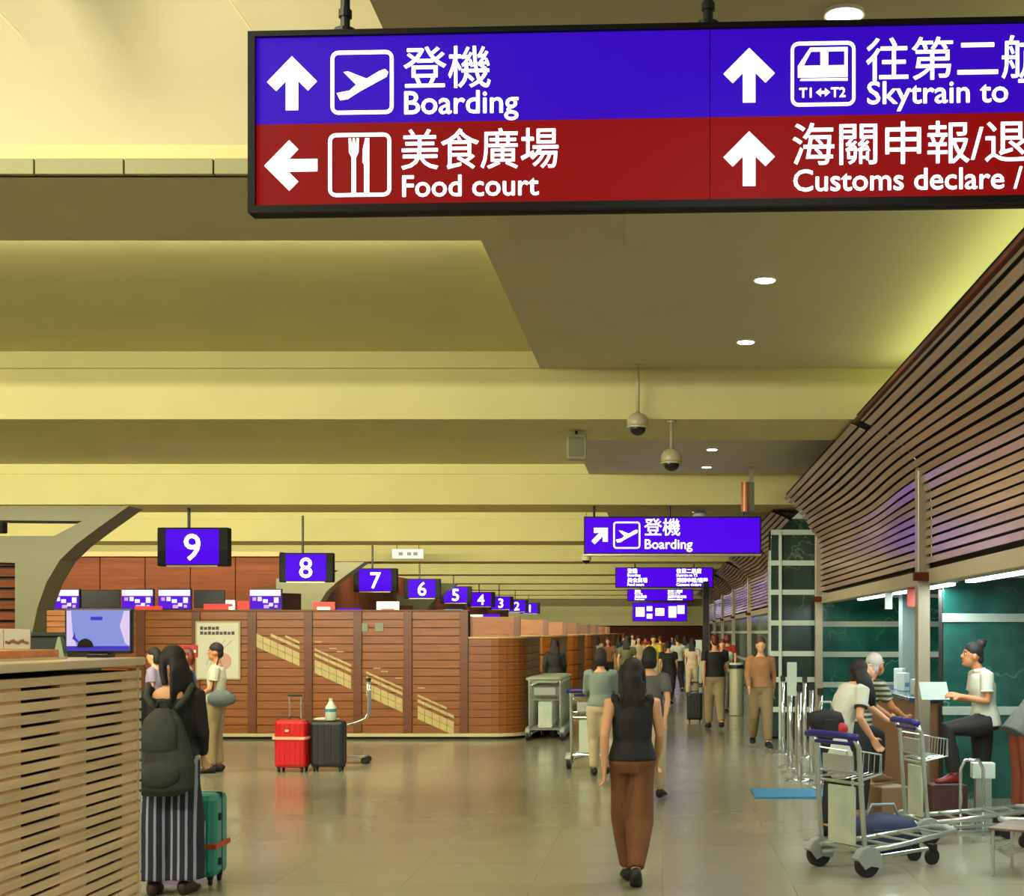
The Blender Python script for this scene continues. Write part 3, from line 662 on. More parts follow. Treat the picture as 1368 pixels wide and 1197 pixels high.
# displays standing on the islands
dv = mat('lit_display_violet', (20, 6, 50), .7, spec=.1, emit=.8, emitrgb=(90, 20, 215)); dw = mat('lit_display_white', (60, 58, 66), .6, emit=.9, emitrgb=(235, 228, 255)); dp = mat('lit_display_pink', (60, 45, 66), .6, emit=.75, emitrgb=(225, 160, 235))
red_l = mat('lit_red_sign', (70, 20, 14), .5, emit=.8, emitrgb=(225, 60, 40)); teal_l = mat('lit_teal_sign', (40, 120, 150), .4, emit=.6); pale_l = mat('lit_pale_sign', (215, 220, 200), .4, emit=.7)
def display(px0, px1, py0, py1, y, label, zb):
    a = W(px0, py1, y); b_ = W(px1, py0, y); w_, h_ = b_.x-a.x, b_.z-a.z
    t = thing('flight_display', label, 'display', (a.x, y, zb), 0, 'violet and white displays over the nearest island')
    d = a.z-zb
    MB().b2(-.01, w_+.01, .01, .08, d-.02, d+h_+.02).build('bezel', dk, t); MB().b2(0, w_, 0, .012, d, d+h_).build('display', dv, t)
    MB().b2(.0, w_, -.006, 0, d+h_*.68, d+h_).build('header', dw, t)
    for (u0, u1, v0, v1, m_) in ((.08, .2, .42, .6, dp), (.42, .58, .3, .5, dw), (.62, .75, .12, .3, dw), (.78, .93, .3, .6, dw), (.25, .38, .4, .62, dw), (.45, .62, .02, .2, dp), (.8, .9, .05, .2, dp)):
        MB().b2(w_*u0, w_*u1, -.005, 0, d+h_*v0, d+h_*v1).build('lettering', m_, t)
    if d > .02: MB().b2(w_/2-.03, w_/2+.03, .02, .06, 0, d).build('post', dk, t)
TZ = zt_+.03
for px0, px1, lab in ((32, 58, 'leftmost display, half hidden by the arched column'), (65, 105, 'display above the small wooden crate'), (163, 204, 'display just right of the counter monitor'), (212, 254, 'display below the number nine screen'), (334, 375, 'display right of the poster, below the number eight screen')):
    display(px0, px1, 788, 813, 23.45, 'violet and white '+lab, TZ)
for (px0, px1, py0, py1, lab) in ((106, 160, 788, 815, 'black back of a monitor between two displays above the counter monitor'), (259, 300, 788, 812, 'black back of a monitor right of the display below number nine')):
    a = W(px0, py1, 23.5); b_ = W(px1, py0, 23.5); t = thing('monitor', lab, 'monitor', (a.x, 23.5, TZ))
    MB().b2(0, b_.x-a.x, 0, .05, a.z-TZ, b_.z-TZ).build('casing', dk, t, bevel=.01); MB().b2(.2, .3, .01, .04, 0, a.z-TZ+.01).build('post', dk, t)
k = 0
for (px0, px1, py0, py1, y, m1, m2, lab) in ((180, 216, 812, 817, 23.42, red_l, None, 'thin red light strip under the display right of the counter monitor'), (272, 305, 809, 817, 23.42, red_l, None, 'low red sign left of the white and red one above the poster'), (301, 313, 803, 816, 23.44, pale_l, red_l, 'small white and red sign above the poster'), (317, 333, 804, 816, 23.44, red_l, None, 'small red sign beside the display right of the poster'),
        (418, 447, 804, 821, 31.0, red_l, pale_l, 'red sign under the number eight screen'), (404, 412, 815, 821, 31.0, pale_l, None, 'tiny white sign left of the red one under number eight'), (503, 533, 804, 828, 38.4, pale_l, red_l, 'white over red sign beneath the number seven screen'),
        (560, 592, 820, 829, 45.9, pale_l, None, 'long pale sign below number six'), (593, 618, 814, 829, 46.0, teal_l, pale_l, 'teal sign below number five'), (621, 645, 821, 832, 53.5, pale_l, None, 'cream sign below number four'), (646, 668, 822, 834, 53.6, vio_s, dw, 'violet sign below number three'), (450, 482, 815, 826, 31.1, dv, None, 'dim violet sign between numbers eight and seven')):
    a = W(px0, py1, y); b_ = W(px1, py0, y); w_, h_ = b_.x-a.x, b_.z-a.z; z0_ = TZ if y < 24 else 2.1
    t = thing('counter_sign', lab, 'sign', (a.x, y, z0_), 0, 'small lit signs on top of the islands'); d = max(0, a.z-z0_)
    MB().b2(0, w_, 0, .05, d, d+h_).build('board', m1, t)
    if m2: MB().b2(w_*.2, w_*.8, -.01, 0, d+h_*.35, d+h_*.6).build('lettering', m2, t)
    if d > .02: MB().b2(w_/2-.03, w_/2+.03, .01, .04, 0, d).build('post', dk, t)
# poster, small notices and red stand sign
po = thing('poster', 'large framed cream poster with dark headline and faint red circle on the nearest island', 'poster', (px9(262), Y9-.04, pz9(908)))
w_, h_ = px9(322)-px9(262), pz9(830)-pz9(908); cream_p = mat('poster_paper', (200, 200, 178), .5); ink = mat('poster_ink', (70, 66, 56), .6); fade = mat('poster_fade', (172, 176, 158), .6); redp = mat('poster_red', (196, 150, 132), .6)
MB().b2(0, w_, 0, .03, 0, h_).build('frame', mat('poster_frame', (176, 164, 120), .5), po, bevel=.006); MB().b2(.03, w_-.03, -.004, 0, .03, h_-.03).build('paper', cream_p, po)
random.seed(3)
for row, z, n in ((0, h_-.14, 5), (1, h_-.22, 9)):
    for i in range(n): MB().b2(.08+.064*i, .08+.064*i+.05, -.007, -.004, z, z+.055-.008*(i % 2)).build('headline', ink, po)
MB().prism([(w_*.62+.14*math.cos(a*PI/10), .30+.14*math.sin(a*PI/10)) for a in range(20)], -.006, -.004).build('red_disc', redp, po)
for i in range(3): MB().tube([(w_*.25+.06*i, -.006, h_*.25), (w_*.35+.08*i, -.006, h_*.5), (w_*.5+.12*i, -.006, h_*.68)], .006, 5).build('curve', fade, po)
for (px, py, lab) in ((486, 838, 'left of two tiny pale notices on the island above the inlay'), (507, 838, 'right of two tiny pale notices on the island above the inlay')):
    t = thing('notice', lab, 'notice', (px9(px), Y9-.012, pz9(py)), 0); MB().box((0, -.004, 0), (.14, .01, .14)).build('board', mat('dull_notice', (128, 134, 112), .5), t, bevel=.004)
q = W(251, 870, 19.4); rs = thing('red_stand_sign', 'small dark red sign with white marks on a post between the people at the island', 'sign', (q.x, 19.4, 0))
MB().box((0, 0, q.z), (.27, .03, .17)).build('board', mat('dark_red_board', (140, 22, 22), .4), rs, bevel=.006); MB().box((0, .02, q.z/2), (.04, .03, q.z)).build('post', post_m, rs); MB().cyl((0, .02, .01), .16, .02, 24).build('base', post_m, rs)
MB().box((-.09, -.017, q.z), (.02, .004, .06)).build('lettering', white_n, rs)
for u in range(5): MB().box((-.04+.035*u, -.017, q.z), (.026, .004, .035)).build('lettering', white_n, rs)
# ------------------------------------------------------------------ suitcases
chrome = mat('chrome_tube', (205, 208, 205), .18, .9); rub = mat('rubber', (20, 20, 20), .6)
def suitcase(loc, rz, w, d, h, m, label, ridges=6, handle=0, strap=None, side=None, name='suitcase'):
    t = thing(name, label, 'suitcase', loc, rz); z0 = .055
    sh_ = MB(); sh_.box((0, 0, z0+h/2), (w, d, h)); sh_.build('shell', m, t, bevel=min(.045, d*.2))
    for s in (-1, 1):
        for i in range(ridges): MB().box((-w/2+w*(i+1)/(ridges+1), s*d/2, z0+h/2), (w/(ridges+1)*.45, .012, h*.86)).build('ridge', m, t, bevel=.004)
    MB().box((0, 0, z0+h/2), (w+.006, .022, h+.006)).build('zip_band', side or rub, t, bevel=.008)
    for sx in (-1, 1):
        for sy in (-1, 1):
            wl = MB().cyl((sx*(w/2-.05), sy*(d/2-.05), .025), .025, .02, 14, 'X').build('wheel', rub, t)
            MB().box((sx*(w/2-.05), sy*(d/2-.05), .05), (.035, .035, .02)).build('fork', rub, wl)
    MB().tube([(-.07, d*.25, z0+h), (-.06, d*.25, z0+h+.03), (.06, d*.25, z0+h+.03), (.07, d*.25, z0+h)], .01, 8).build('carry_handle', rub, t)
    if handle:
        hd = MB(); 
        for sx in (-1, 1): hd.tube([(sx*.075, d*.3, z0+h-.02), (sx*.075, d*.3, z0+h+handle)], .009, 8)
        ho = hd.build('telescopic_handle', chrome, t, smooth=False); MB().box((0, d*.3, z0+h+handle), (.18, .03, .028)).build('grip', rub, ho, bevel=.008)
    if strap:
        MB().box((0, 0, z0+h*strap[1]), (w+.022, d+.03, strap[2])).build('strap', strap[0], t, bevel=.004)
    return t
q = W(391, 1032, 17.9); red_c = mat('red_shell', (196, 22, 28), .3, coat=.3)
s1 = suitcase((q.x, 17.9, 0), -.12, .40, .26, .60, red_c, 'glossy red suitcase with a pale strap and raised handle', 5, .30, (mat('pale_orange_strap', (240, 178, 140), .5), .62, .035))
MB().box((-.02, -.145, .055+.6*.78), (.05, .006, .03)).build('badge', mat('pale_badge', (235, 200, 180), .4), s1, bevel=.006)
q = W(439, 1030, 18.0); blk = mat('black_shell', (30, 30, 36), .4)
s2 = suitcase((q.x, 18.0, 0), 0, .42, .26, .58, blk, 'black suitcase beside the red one with pale things on top', 4, 0)
bg = thing('water_bottle', 'pale bottle with a teal label standing on the black suitcase', 'bottle', (q.x+.04, 17.95, .64)); pale_pl = mat('pale_plastic', (190, 205, 190), .3)
MB().loft([(0,0,0), (0,0,.01), (0,0,.17), (0,0,.21), (0,0,.25)], (1,0,0), [.06, .07, .07, .04, .022], 16).build('body', pale_pl, bg, smooth=True); MB().cyl((0, 0, .265), .024, .03, 12).build('lid', pale_pl, bg); MB().cyl((0, 0, .13), .072, .04, 16).build('printed_label', mat('teal_label', (60, 130, 130), .4), bg)
bg = thing('folded_jacket', 'pale crumpled cloth lying on the black suitcase', 'cloth', (q.x-.03, 18.04, .64)); MB().sphere((0, 0, .012), (.17, .08, .028), 16, 8).build('cloth', mat('pale_cloth', (196, 188, 160), .8), bg, smooth=True)
q = W(478, 1005, 19.0); hc = thing('hand_cart', 'chrome hand cart with bent upright tubes behind the black suitcase', 'cart', (q.x, 19.0, 0))
for dy in (0, .12): MB().tube([(.13, dy, 1.12), (.14, dy, .95), (.14, dy, .68), (.10, dy, .60), (-.02, dy, .55), (-.2, dy, .5), (-.28, dy, .44), (-.28, dy, .12)], .016, 8).build('tube', chrome, hc, smooth=True)
MB().tube([(.13, -.02, 1.12), (.13, .14, 1.12)], .022, 8).build('grip', rub, hc); MB().box((-.1, .06, .10), (.42, .3, .03)).build('deck', chrome, hc, bevel=.006)
for x in (-.27, .1): MB().cyl((x, .06, .045), .045, .3, 14, 'Y').build('wheel', rub, hc)
tq = mat('turquoise_shell', (20, 146, 132), .3, coat=.4)
q = W(247, 1190, 9.95); s3 = suitcase((q.x, 9.95, 0), .0, .52, .30, .58, tq, 'large turquoise suitcase with an orange strap behind the striped trousers', 8, 0, (mat('orange_strap', (196, 72, 40), .5), .38, .035), name='suitcase')
MB().box((.08, -.162, .31), (.07, .006, .04)).build('badge', mat('dull_badge', (150, 110, 90), .4), s3, bevel=.006)
for z in (.16, .47): MB().box((.262, -.06, z), (.02, .04, .05)).build('latch', rub, s3, bevel=.005)
q = W(928, 966, 27.7); s4 = suitcase((q.x, 27.7, 0), 0, .30, .24, .52, blk, 'dark upright suitcase alone on the floor near the middle of the hall', 4, .2)
# ------------------------------------------------------------------ luggage carts
alu = mat('aluminium_tube', (188, 196, 186), .28, .75); blue_p = mat('blue_plastic', (34, 30, 120), .4); ad_m = mat('teal_advert', (150, 180, 165), .4, rgb2=(190, 195, 175), scale=5); grey_pl = mat('grey_plastic', (150, 156, 150), .4)
def cart_parts(hm=None, aw=.30):
    P = []
    def p(n, mb, m, **k): P.append((n, mb.data(n, m, k.get('smooth', False)), k.get('sub')))
    for s in (-1, 1):
        p('upright', MB().tube([(0.03, s*.25, .12), (0, s*.25, .5), (-.03, s*.25, .92), (-.07, s*.25, .99)], .019, 8), alu, smooth=True)
        p('deck_rail', MB().tube([(0, s*.24, .17), (.5, s*.2, .20), (1.0, s*.13, .24)], .02, 8), alu, smooth=True)
        p('lower_rail', MB().tube([(0, s*.22, .12), (.72, s*.14, .13)], .014, 8), alu)
        p('wheel', MB().cyl((.02, s*.28, .1), .1, .045, 22, 'Y').cyl((.02, s*.28, .1), .035, .06, 14, 'Y'), rub)
        p('wheel_guard', MB().prism([(.02+.118*math.cos(a*PI/9), .1+.118*math.sin(a*PI/9)) for a in range(-1, 9)]+[(-.02, .06), (.03, .08)], s*.28-.035, s*.28+.035), grey_pl)
        p('castor', MB().cyl((.8, s*.1, .06), .06, .035, 18, 'Y').box((.8, s*.1, .13), (.05, .06, .05)), rub)
        p('basket_side', MB().tube([(-.02, s*.22, .9), (.22, s*.2, .86), (.22, s*.2, .72), (0, s*.22, .68)], .007, 6), alu)
    p('handle', MB().tube([(-.08, -.29, 1.0), (-.1, -.2, 1.01), (-.1, .2, 1.01), (-.08, .29, 1.0)], .026, 10), hm or blue_p, smooth=True)
    p('brake_bar', MB().tube([(-.07, -.2, .95), (-.07, .2, .95)], .014, 8), hm or blue_p)
    p('advert_board', MB().box((0.015, 0, .42), (.018, aw, .42)), ad_m)
    p('name_plate', MB().box((-.02, 0, .80), (.02, .34, .12)), grey_pl)
    for z in (.18, .66, .73): p('crossbar', MB().tube([(.01, -.25, z), (.01, .25, z)], .012, 6), alu)
    for i in range(5): p('deck_slat', MB().tube([(.12+.19*i, -.235+.02*i, .185+.012*i), (.12+.19*i, .235-.02*i, .185+.012*i)], .010, 6), alu)
    p('front_bumper', MB().tube([(1.0, -.13, .24), (1.03, 0, .25), (1.0, .13, .24)], .026, 10), grey_pl, smooth=True)
    for i in range(7): p('basket_wire', MB().tube([(-.01, -.21+.07*i, .69), (.21, -.19+.063*i, .72), (.22, -.19+.063*i, .86)], .004, 5), alu)
    return P
CP = cart_parts(); CP2 = cart_parts(mat('pale_grey_handle', (150, 160, 140), .4), .22)
def cart(loc, rz, label, group='luggage carts'):
    t = thing('luggage_cart', label, 'cart', loc, rz, group)
    for n, me, sub in (CP2 if 'nested' in label else CP): inst(n, me, t)
    return t
q = W(1123, 1160, 10.6)
cart((1.30, 10.40, 0), .55, 'nearest luggage cart at right with blue handle, in front of the bending woman')
cart((2.12, 12.0, 0), .2, 'second luggage cart, its handle held by the bending woman', )
cart((3.75, 11.5, 0), PI+.1, 'luggage cart at the right edge, its low nose pointing left behind the nearest cart')
for i in range(9):
    o = cart((-1.90, 23.0+.27*i, 0), PI/2, ['front one of the row of nested luggage carts beside the island', 'nested luggage cart %s in the row beside the island'][i > 0] % () if i == 0 else 'nested luggage cart, %s behind the front one' % ['', 'first', 'second', 'third', 'fourth', 'fifth', 'sixth', 'seventh', 'last and farthest'][i], 'row of nested luggage carts')
cart((-.92, 18.2, 0), PI/2-.1, 'luggage cart pushed by a walker in the middle of the hall')
# bags on and by the carts
def bag(name, label, cat, loc, r, m, rz=0, extra=None):
    t = thing(name, label, cat, loc, rz); MB().loft([(-r[0], 0, r[2]*.75), (-r[0]*.8, 0, r[2]*.9), (0, 0, r[2]), (r[0]*.8, 0, r[2]*.9), (r[0], 0, r[2]*.75)], (0, 1, 0), [(r[1]*.5, r[2]*.5), (r[1]*.9, r[2]*.88), (r[1], r[2]), (r[1]*.9, r[2]*.85), (r[1]*.5, r[2]*.5)], 16, pw=2.8).build('body', m, t, smooth=True)
    MB().tube([(-r[0]*.5, 0, r[2]*1.8), (-r[0]*.35, 0, r[2]*2.4), (r[0]*.35, 0, r[2]*2.4), (r[0]*.5, 0, r[2]*1.8)], .012, 8).build('strap', extra or rub, t, smooth=True)
    MB().box((0, -r[1]*.98, r[2]*.9), (r[0]*1.1, .02, r[2]*.8)).build('pocket', m, t, bevel=.008)
    return t
navy = mat('navy_cloth', (34, 46, 78), .7, var=.2, scale=12); blk_c = mat('black_cloth', (24, 24, 24), .75, var=.2, scale=14)
bag('travel_bag', 'navy and grey bag lying low behind the nearest cart', 'bag', (1.75, 11.3, .0), (.26, .17, .16), navy, .2, mat('grey_strap', (140, 150, 160), .6))
sbag = bag('shoulder_bag', 'black bag with pale straps slung at the bending woman\'s side', 'bag', (1.36, 11.85, .87), (.125, .10, .125), blk_c, .3, mat('pale_strap', (170, 165, 150), .6))
MB().sphere((.11, -.09, .08), (.05, .04, .055), 14, 10).build('pouch', mat('red_pouch', (176, 34, 40), .5), sbag, smooth=True, label='small red pouch clipped to the bag')
wb = thing('plastic_bag', 'pale plastic bag with orange print hanging from the nearest cart', 'bag', (1.37, 10.98, .62), .2); MB().loft([(0,0,0), (0,0,.04), (0,0,.2), (0,0,.32), (0,0,.36)], (1,0,0), [(.05,.04), (.10,.06), (.10,.05), (.05,.03), (.02,.015)], 14).build('body', mat('pale_bag', (196, 200, 180), .4, var=.15, scale=8), wb, smooth=True); MB().box((.02, -.055, .07), (.1, .02, .07)).build('print', mat('orange_print', (206, 140, 90), .5), wb, bevel=.01)
# ------------------------------------------------------------------ queue posts, mat, bin, desk
for i, (px, y, lab) in enumerate(((1046, 20.5, 'farthest left'), (1056, 18.4, 'second from the left'), (1068, 16.8, 'third from the left'), (1084, 17.4, 'fourth from the left'), (1096, 15.95, 'nearest and rightmost'), (1075, 20.0, 'hidden behind the third post'))):
    q = W(px, 0, y); t = thing('queue_post', 'chrome belt post, '+lab+', left of the bending woman', 'post', (q.x, y, 0), 0, 'chrome queue posts')
    MB().cyl((0, 0, .55), .03, 1.05, 16).build('pole', chrome, t, smooth=True); MB().loft([(0,0,0), (0,0,.012), (0,0,.03), (0,0,.06)], (1,0,0), [.17, .17, .12, .03], 24).build('base', chrome, t, smooth=True); MB().cyl((0, 0, 1.09), .036, .07, 16).build('belt_head', rub, t)
q = W(1056, 0, 17.9); t = thing('notice_stand', 'tall white panel on two chrome posts among the queue posts', 'sign', (q.x, 17.7, 0))
MB().box((0, 0, 1.17), (.12, .03, .42)).build('panel', mat('white_green_panel', (190, 205, 190), .4), t, bevel=.006)
for x in (-.05, .05): MB().cyl((x, .0, .5), .014, .98, 10).build('pole', chrome, t)
MB().cyl((0, 0, .01), .14, .02, 20).build('base', chrome, t)
MB_ = thing('floor_mat', 'flat bright blue floor strip in front of the queue posts', 'mat', (1.44, 15.4, 0)); MB().box((0, 0, .01), (.92, .8, .02)).build('mat', mat('blue_mat', (40, 130, 180), .5), MB_, bevel=.004); MB().box((.42, -.36, .024), (.04, .04, .01)).build('stud', rub, MB_)
q = W(984, 0, 30); t = thing('litter_bin', 'tall cylindrical steel litter bin with a dark collar', 'bin', (q.x, 30, 0)); MB().cyl((0, 0, .5), .15, .98, 24).build('drum', mat('bin_steel', (178, 176, 150), .35, .3), t, smooth=False); MB().cyl((0, 0, 1.03), .17, .08, 24).build('collar', dk, t); MB().cyl((0, 0, 1.09), .15, .04, 24).build('lid', band_m, t)
t = thing('service_desk', 'dark-topped service desk under the bulkhead behind the bending woman', 'desk', (2.96, 17.2, 0)); dt = mat('desk_top', (30, 60, 72), .25)
MB().b2(-.30, .2, -1.9, 1.9, 1.0, 1.05).build('top', dt, t, bevel=.008); MB().b2(-.2, .16, -1.85, 1.85, .0, 1.0).build('front_panel', mat('desk_front', (120, 84, 56), .5), t, bevel=.006)
random.seed(11)
for i, y in enumerate((15.5, 15.9, 17.0, 17.5)):
    b_ = thing('desk_box', ['white card box at the near end of the service desk', 'slim pale folder rack on the service desk', 'pale glass holder midway on the service desk', 'farthest pale box on the service desk'][i], 'box', (2.80+.04*i, y, 1.05), .3*i)
    MB().box((0, 0, .07+.02*i), (.1, .12, .14+.04*i)).build('body', mat('pale_box', (176, 196, 196), .35), b_, bevel=.01); MB().box((0, -.062, .08), (.07, .004, .05)).build('sticker', mat('blue_tint', (90, 130, 150), .4), b_)
# steel hoop stools behind the carts
for (x, y, lab) in ((2.72, 12.5, 'bent steel hoop stand between the carts and the woman in the white polo'), (3.35, 12.6, 'bent steel hoop stand at right, beyond the woman in the white polo')):
    t = thing('hoop_stand', lab, 'stand', (x, y, 0)); MB().tube([(-.1, 0, .0), (-.1, 0, .55), (-.06, 0, .63), (.06, 0, .63), (.1, 0, .55), (.1, 0, 0)], .016, 8).build('hoop', chrome, t, smooth=True); MB().box((0, 0, .012), (.3, .2, .024)).build('foot', chrome, t, bevel=.004)
bx = thing('white_box', 'small white box on the hoop stand behind the raised knee', 'box', (2.86, 12.7, .0)); MB().box((0, 0, .52), (.2, .12, .14)).build('body', mat('white_card', (205, 215, 205), .5), bx, bevel=.006); MB().box((0, 0, .225), (.14, .08, .45)).build('foot', alu, bx)
cr = thing('low_crate', 'low flat wire tray with pale things at the bottom right corner', 'tray', (2.85, 10.2, 0), -.55); MB().box((0, 0, .34), (.9, .5, .02)).build('tray', mat('brown_board', (110, 88, 70), .5, var=.3, scale=6), cr, bevel=.006)
for x in (-.42, .42):
    for y in (-.22, .22): MB().cyl((x, y, .17), .014, .33, 8).build('leg', alu, cr)
for i in range(6): MB().tube([(-.43+.172*i, -.25, .18), (-.43+.172*i, .25, .18)], .006, 6).build('lower_wire', alu, cr)
cl = thing('yellow_cloth', 'crumpled pale yellow cloth on the low tray at bottom right', 'cloth', (2.95, 10.1, .35)); MB().sphere((0, 0, .03), (.12, .08, .035), 16, 8).build('cloth', mat('yellow_cloth', (200, 180, 110), .7, var=.2, scale=14), cl, smooth=True)
t = thing('dark_pillar', 'slim dark totem standing far down the right side of the hall', 'totem', (W(943, 0, 46).x, 46, 0)); MB().box((0, 0, 1.7), (.2, .2, 3.4)).build('shaft', dk, t, bevel=.01); MB().box((0, 0, .02), (.5, .4, .04)).build('base', dk, t)
t = thing('pale_pillar', 'slim pale totem just left of the dark one', 'totem', (W(931, 0, 48).x, 48, 0)); MB().box((0, 0, .75), (.34, .2, 1.5)).build('shaft', band_m, t, bevel=.01); MB().box((0, 0, .02), (.6, .4, .04)).build('base', dk, t)
# ------------------------------------------------------------------ people
def bake(mb, name, m, parent, vox, smooth_it=4, label=None):
    me = mb.data(name+'_raw', m); o = bpy.data.objects.new(name, me); C.objects.link(o)
    r = o.modifiers.new('r', 'REMESH'); r.mode = 'VOXEL'; r.voxel_size = vox; r.use_smooth_shade = True
    s = o.modifiers.new('s', 'SMOOTH'); s.factor = .5; s.iterations = smooth_it
    me2 = bpy.data.meshes.new_from_object(o.evaluated_get(bpy.context.evaluated_depsgraph_get())); me2.name = name
    bpy.data.objects.remove(o); bpy.data.meshes.remove(me)
    me2.materials.clear(); me2.materials.append(m); me2.polygons.foreach_set('use_smooth', [True]*len(me2.polygons))
    o = bpy.data.objects.new(name, me2); C.objects.link(o); o.parent = parent
    if label: o['label'] = label
    return o
SKIN = mat('skin', (214, 160, 120), .55); SKIN2 = mat('skin_tan', (190, 128, 84), .55)
HAIRB = mat('hair_black', (22, 16, 14), .7, var=.3, scale=30, stretch=(1, 1, .1)); HAIRG = mat('hair_grey', (196, 190, 180), .6); HAIRR = mat('hair_auburn', (92, 30, 26), .5)
DEF = dict(pelvis=(0,0,.93), waist=(0,.005,1.08), chest=(0,.0,1.25), neck=(0,-.015,1.41), head=(0,.015,1.575),
           Lsh=(-.165,-.01,1.375), Rsh=(.165,-.01,1.375), Lel=(-.21,-.03,1.11), Rel=(.21,-.03,1.11), Lwr=(-.22,.04,.88), Rwr=(.22,.04,.88),
           Lhip=(-.085,0,.90), Rhip=(.085,0,.90), Lkn=(-.095,.02,.49), Rkn=(.095,.02,.49), Lan=(-.10,-.01,.085), Ran=(.10,-.01,.085))
def hand(mb, wr, d, thumb, curl):
    d = Vector(d).normalized(); th = Vector(thumb); th = (th-d*th.dot(d)).normalized(); nrm = d.cross(th)
    p1 = wr+d*.085
    mb.loft([wr-d*.01, wr+d*.03, p1], th, [(.025,.017), (.038,.017), (.040,.013)], 10)
    for i, L in enumerate((.066, .074, .07, .055)):
        b = wr+d*.078+th*(.030-.020*i); pts = [b]; dd = d.copy()
        for k in range(3):
            dd = (dd+nrm*curl*(.5+.5*k)).normalized(); pts.append(pts[-1]+dd*L*(.45-.08*k))
        mb.tube([tuple(p) for p in pts], [.0095, .009, .0085, .0065], 7)
    b = wr+d*.025+th*.03; mb.tube([tuple(b), tuple(b+(d*.5+th*.7).normalized()*.032), tuple(b+(d*.5+th*.7).normalized()*.032+(d+nrm*curl).normalized()*.03)], [.012, .010, .008], 7)
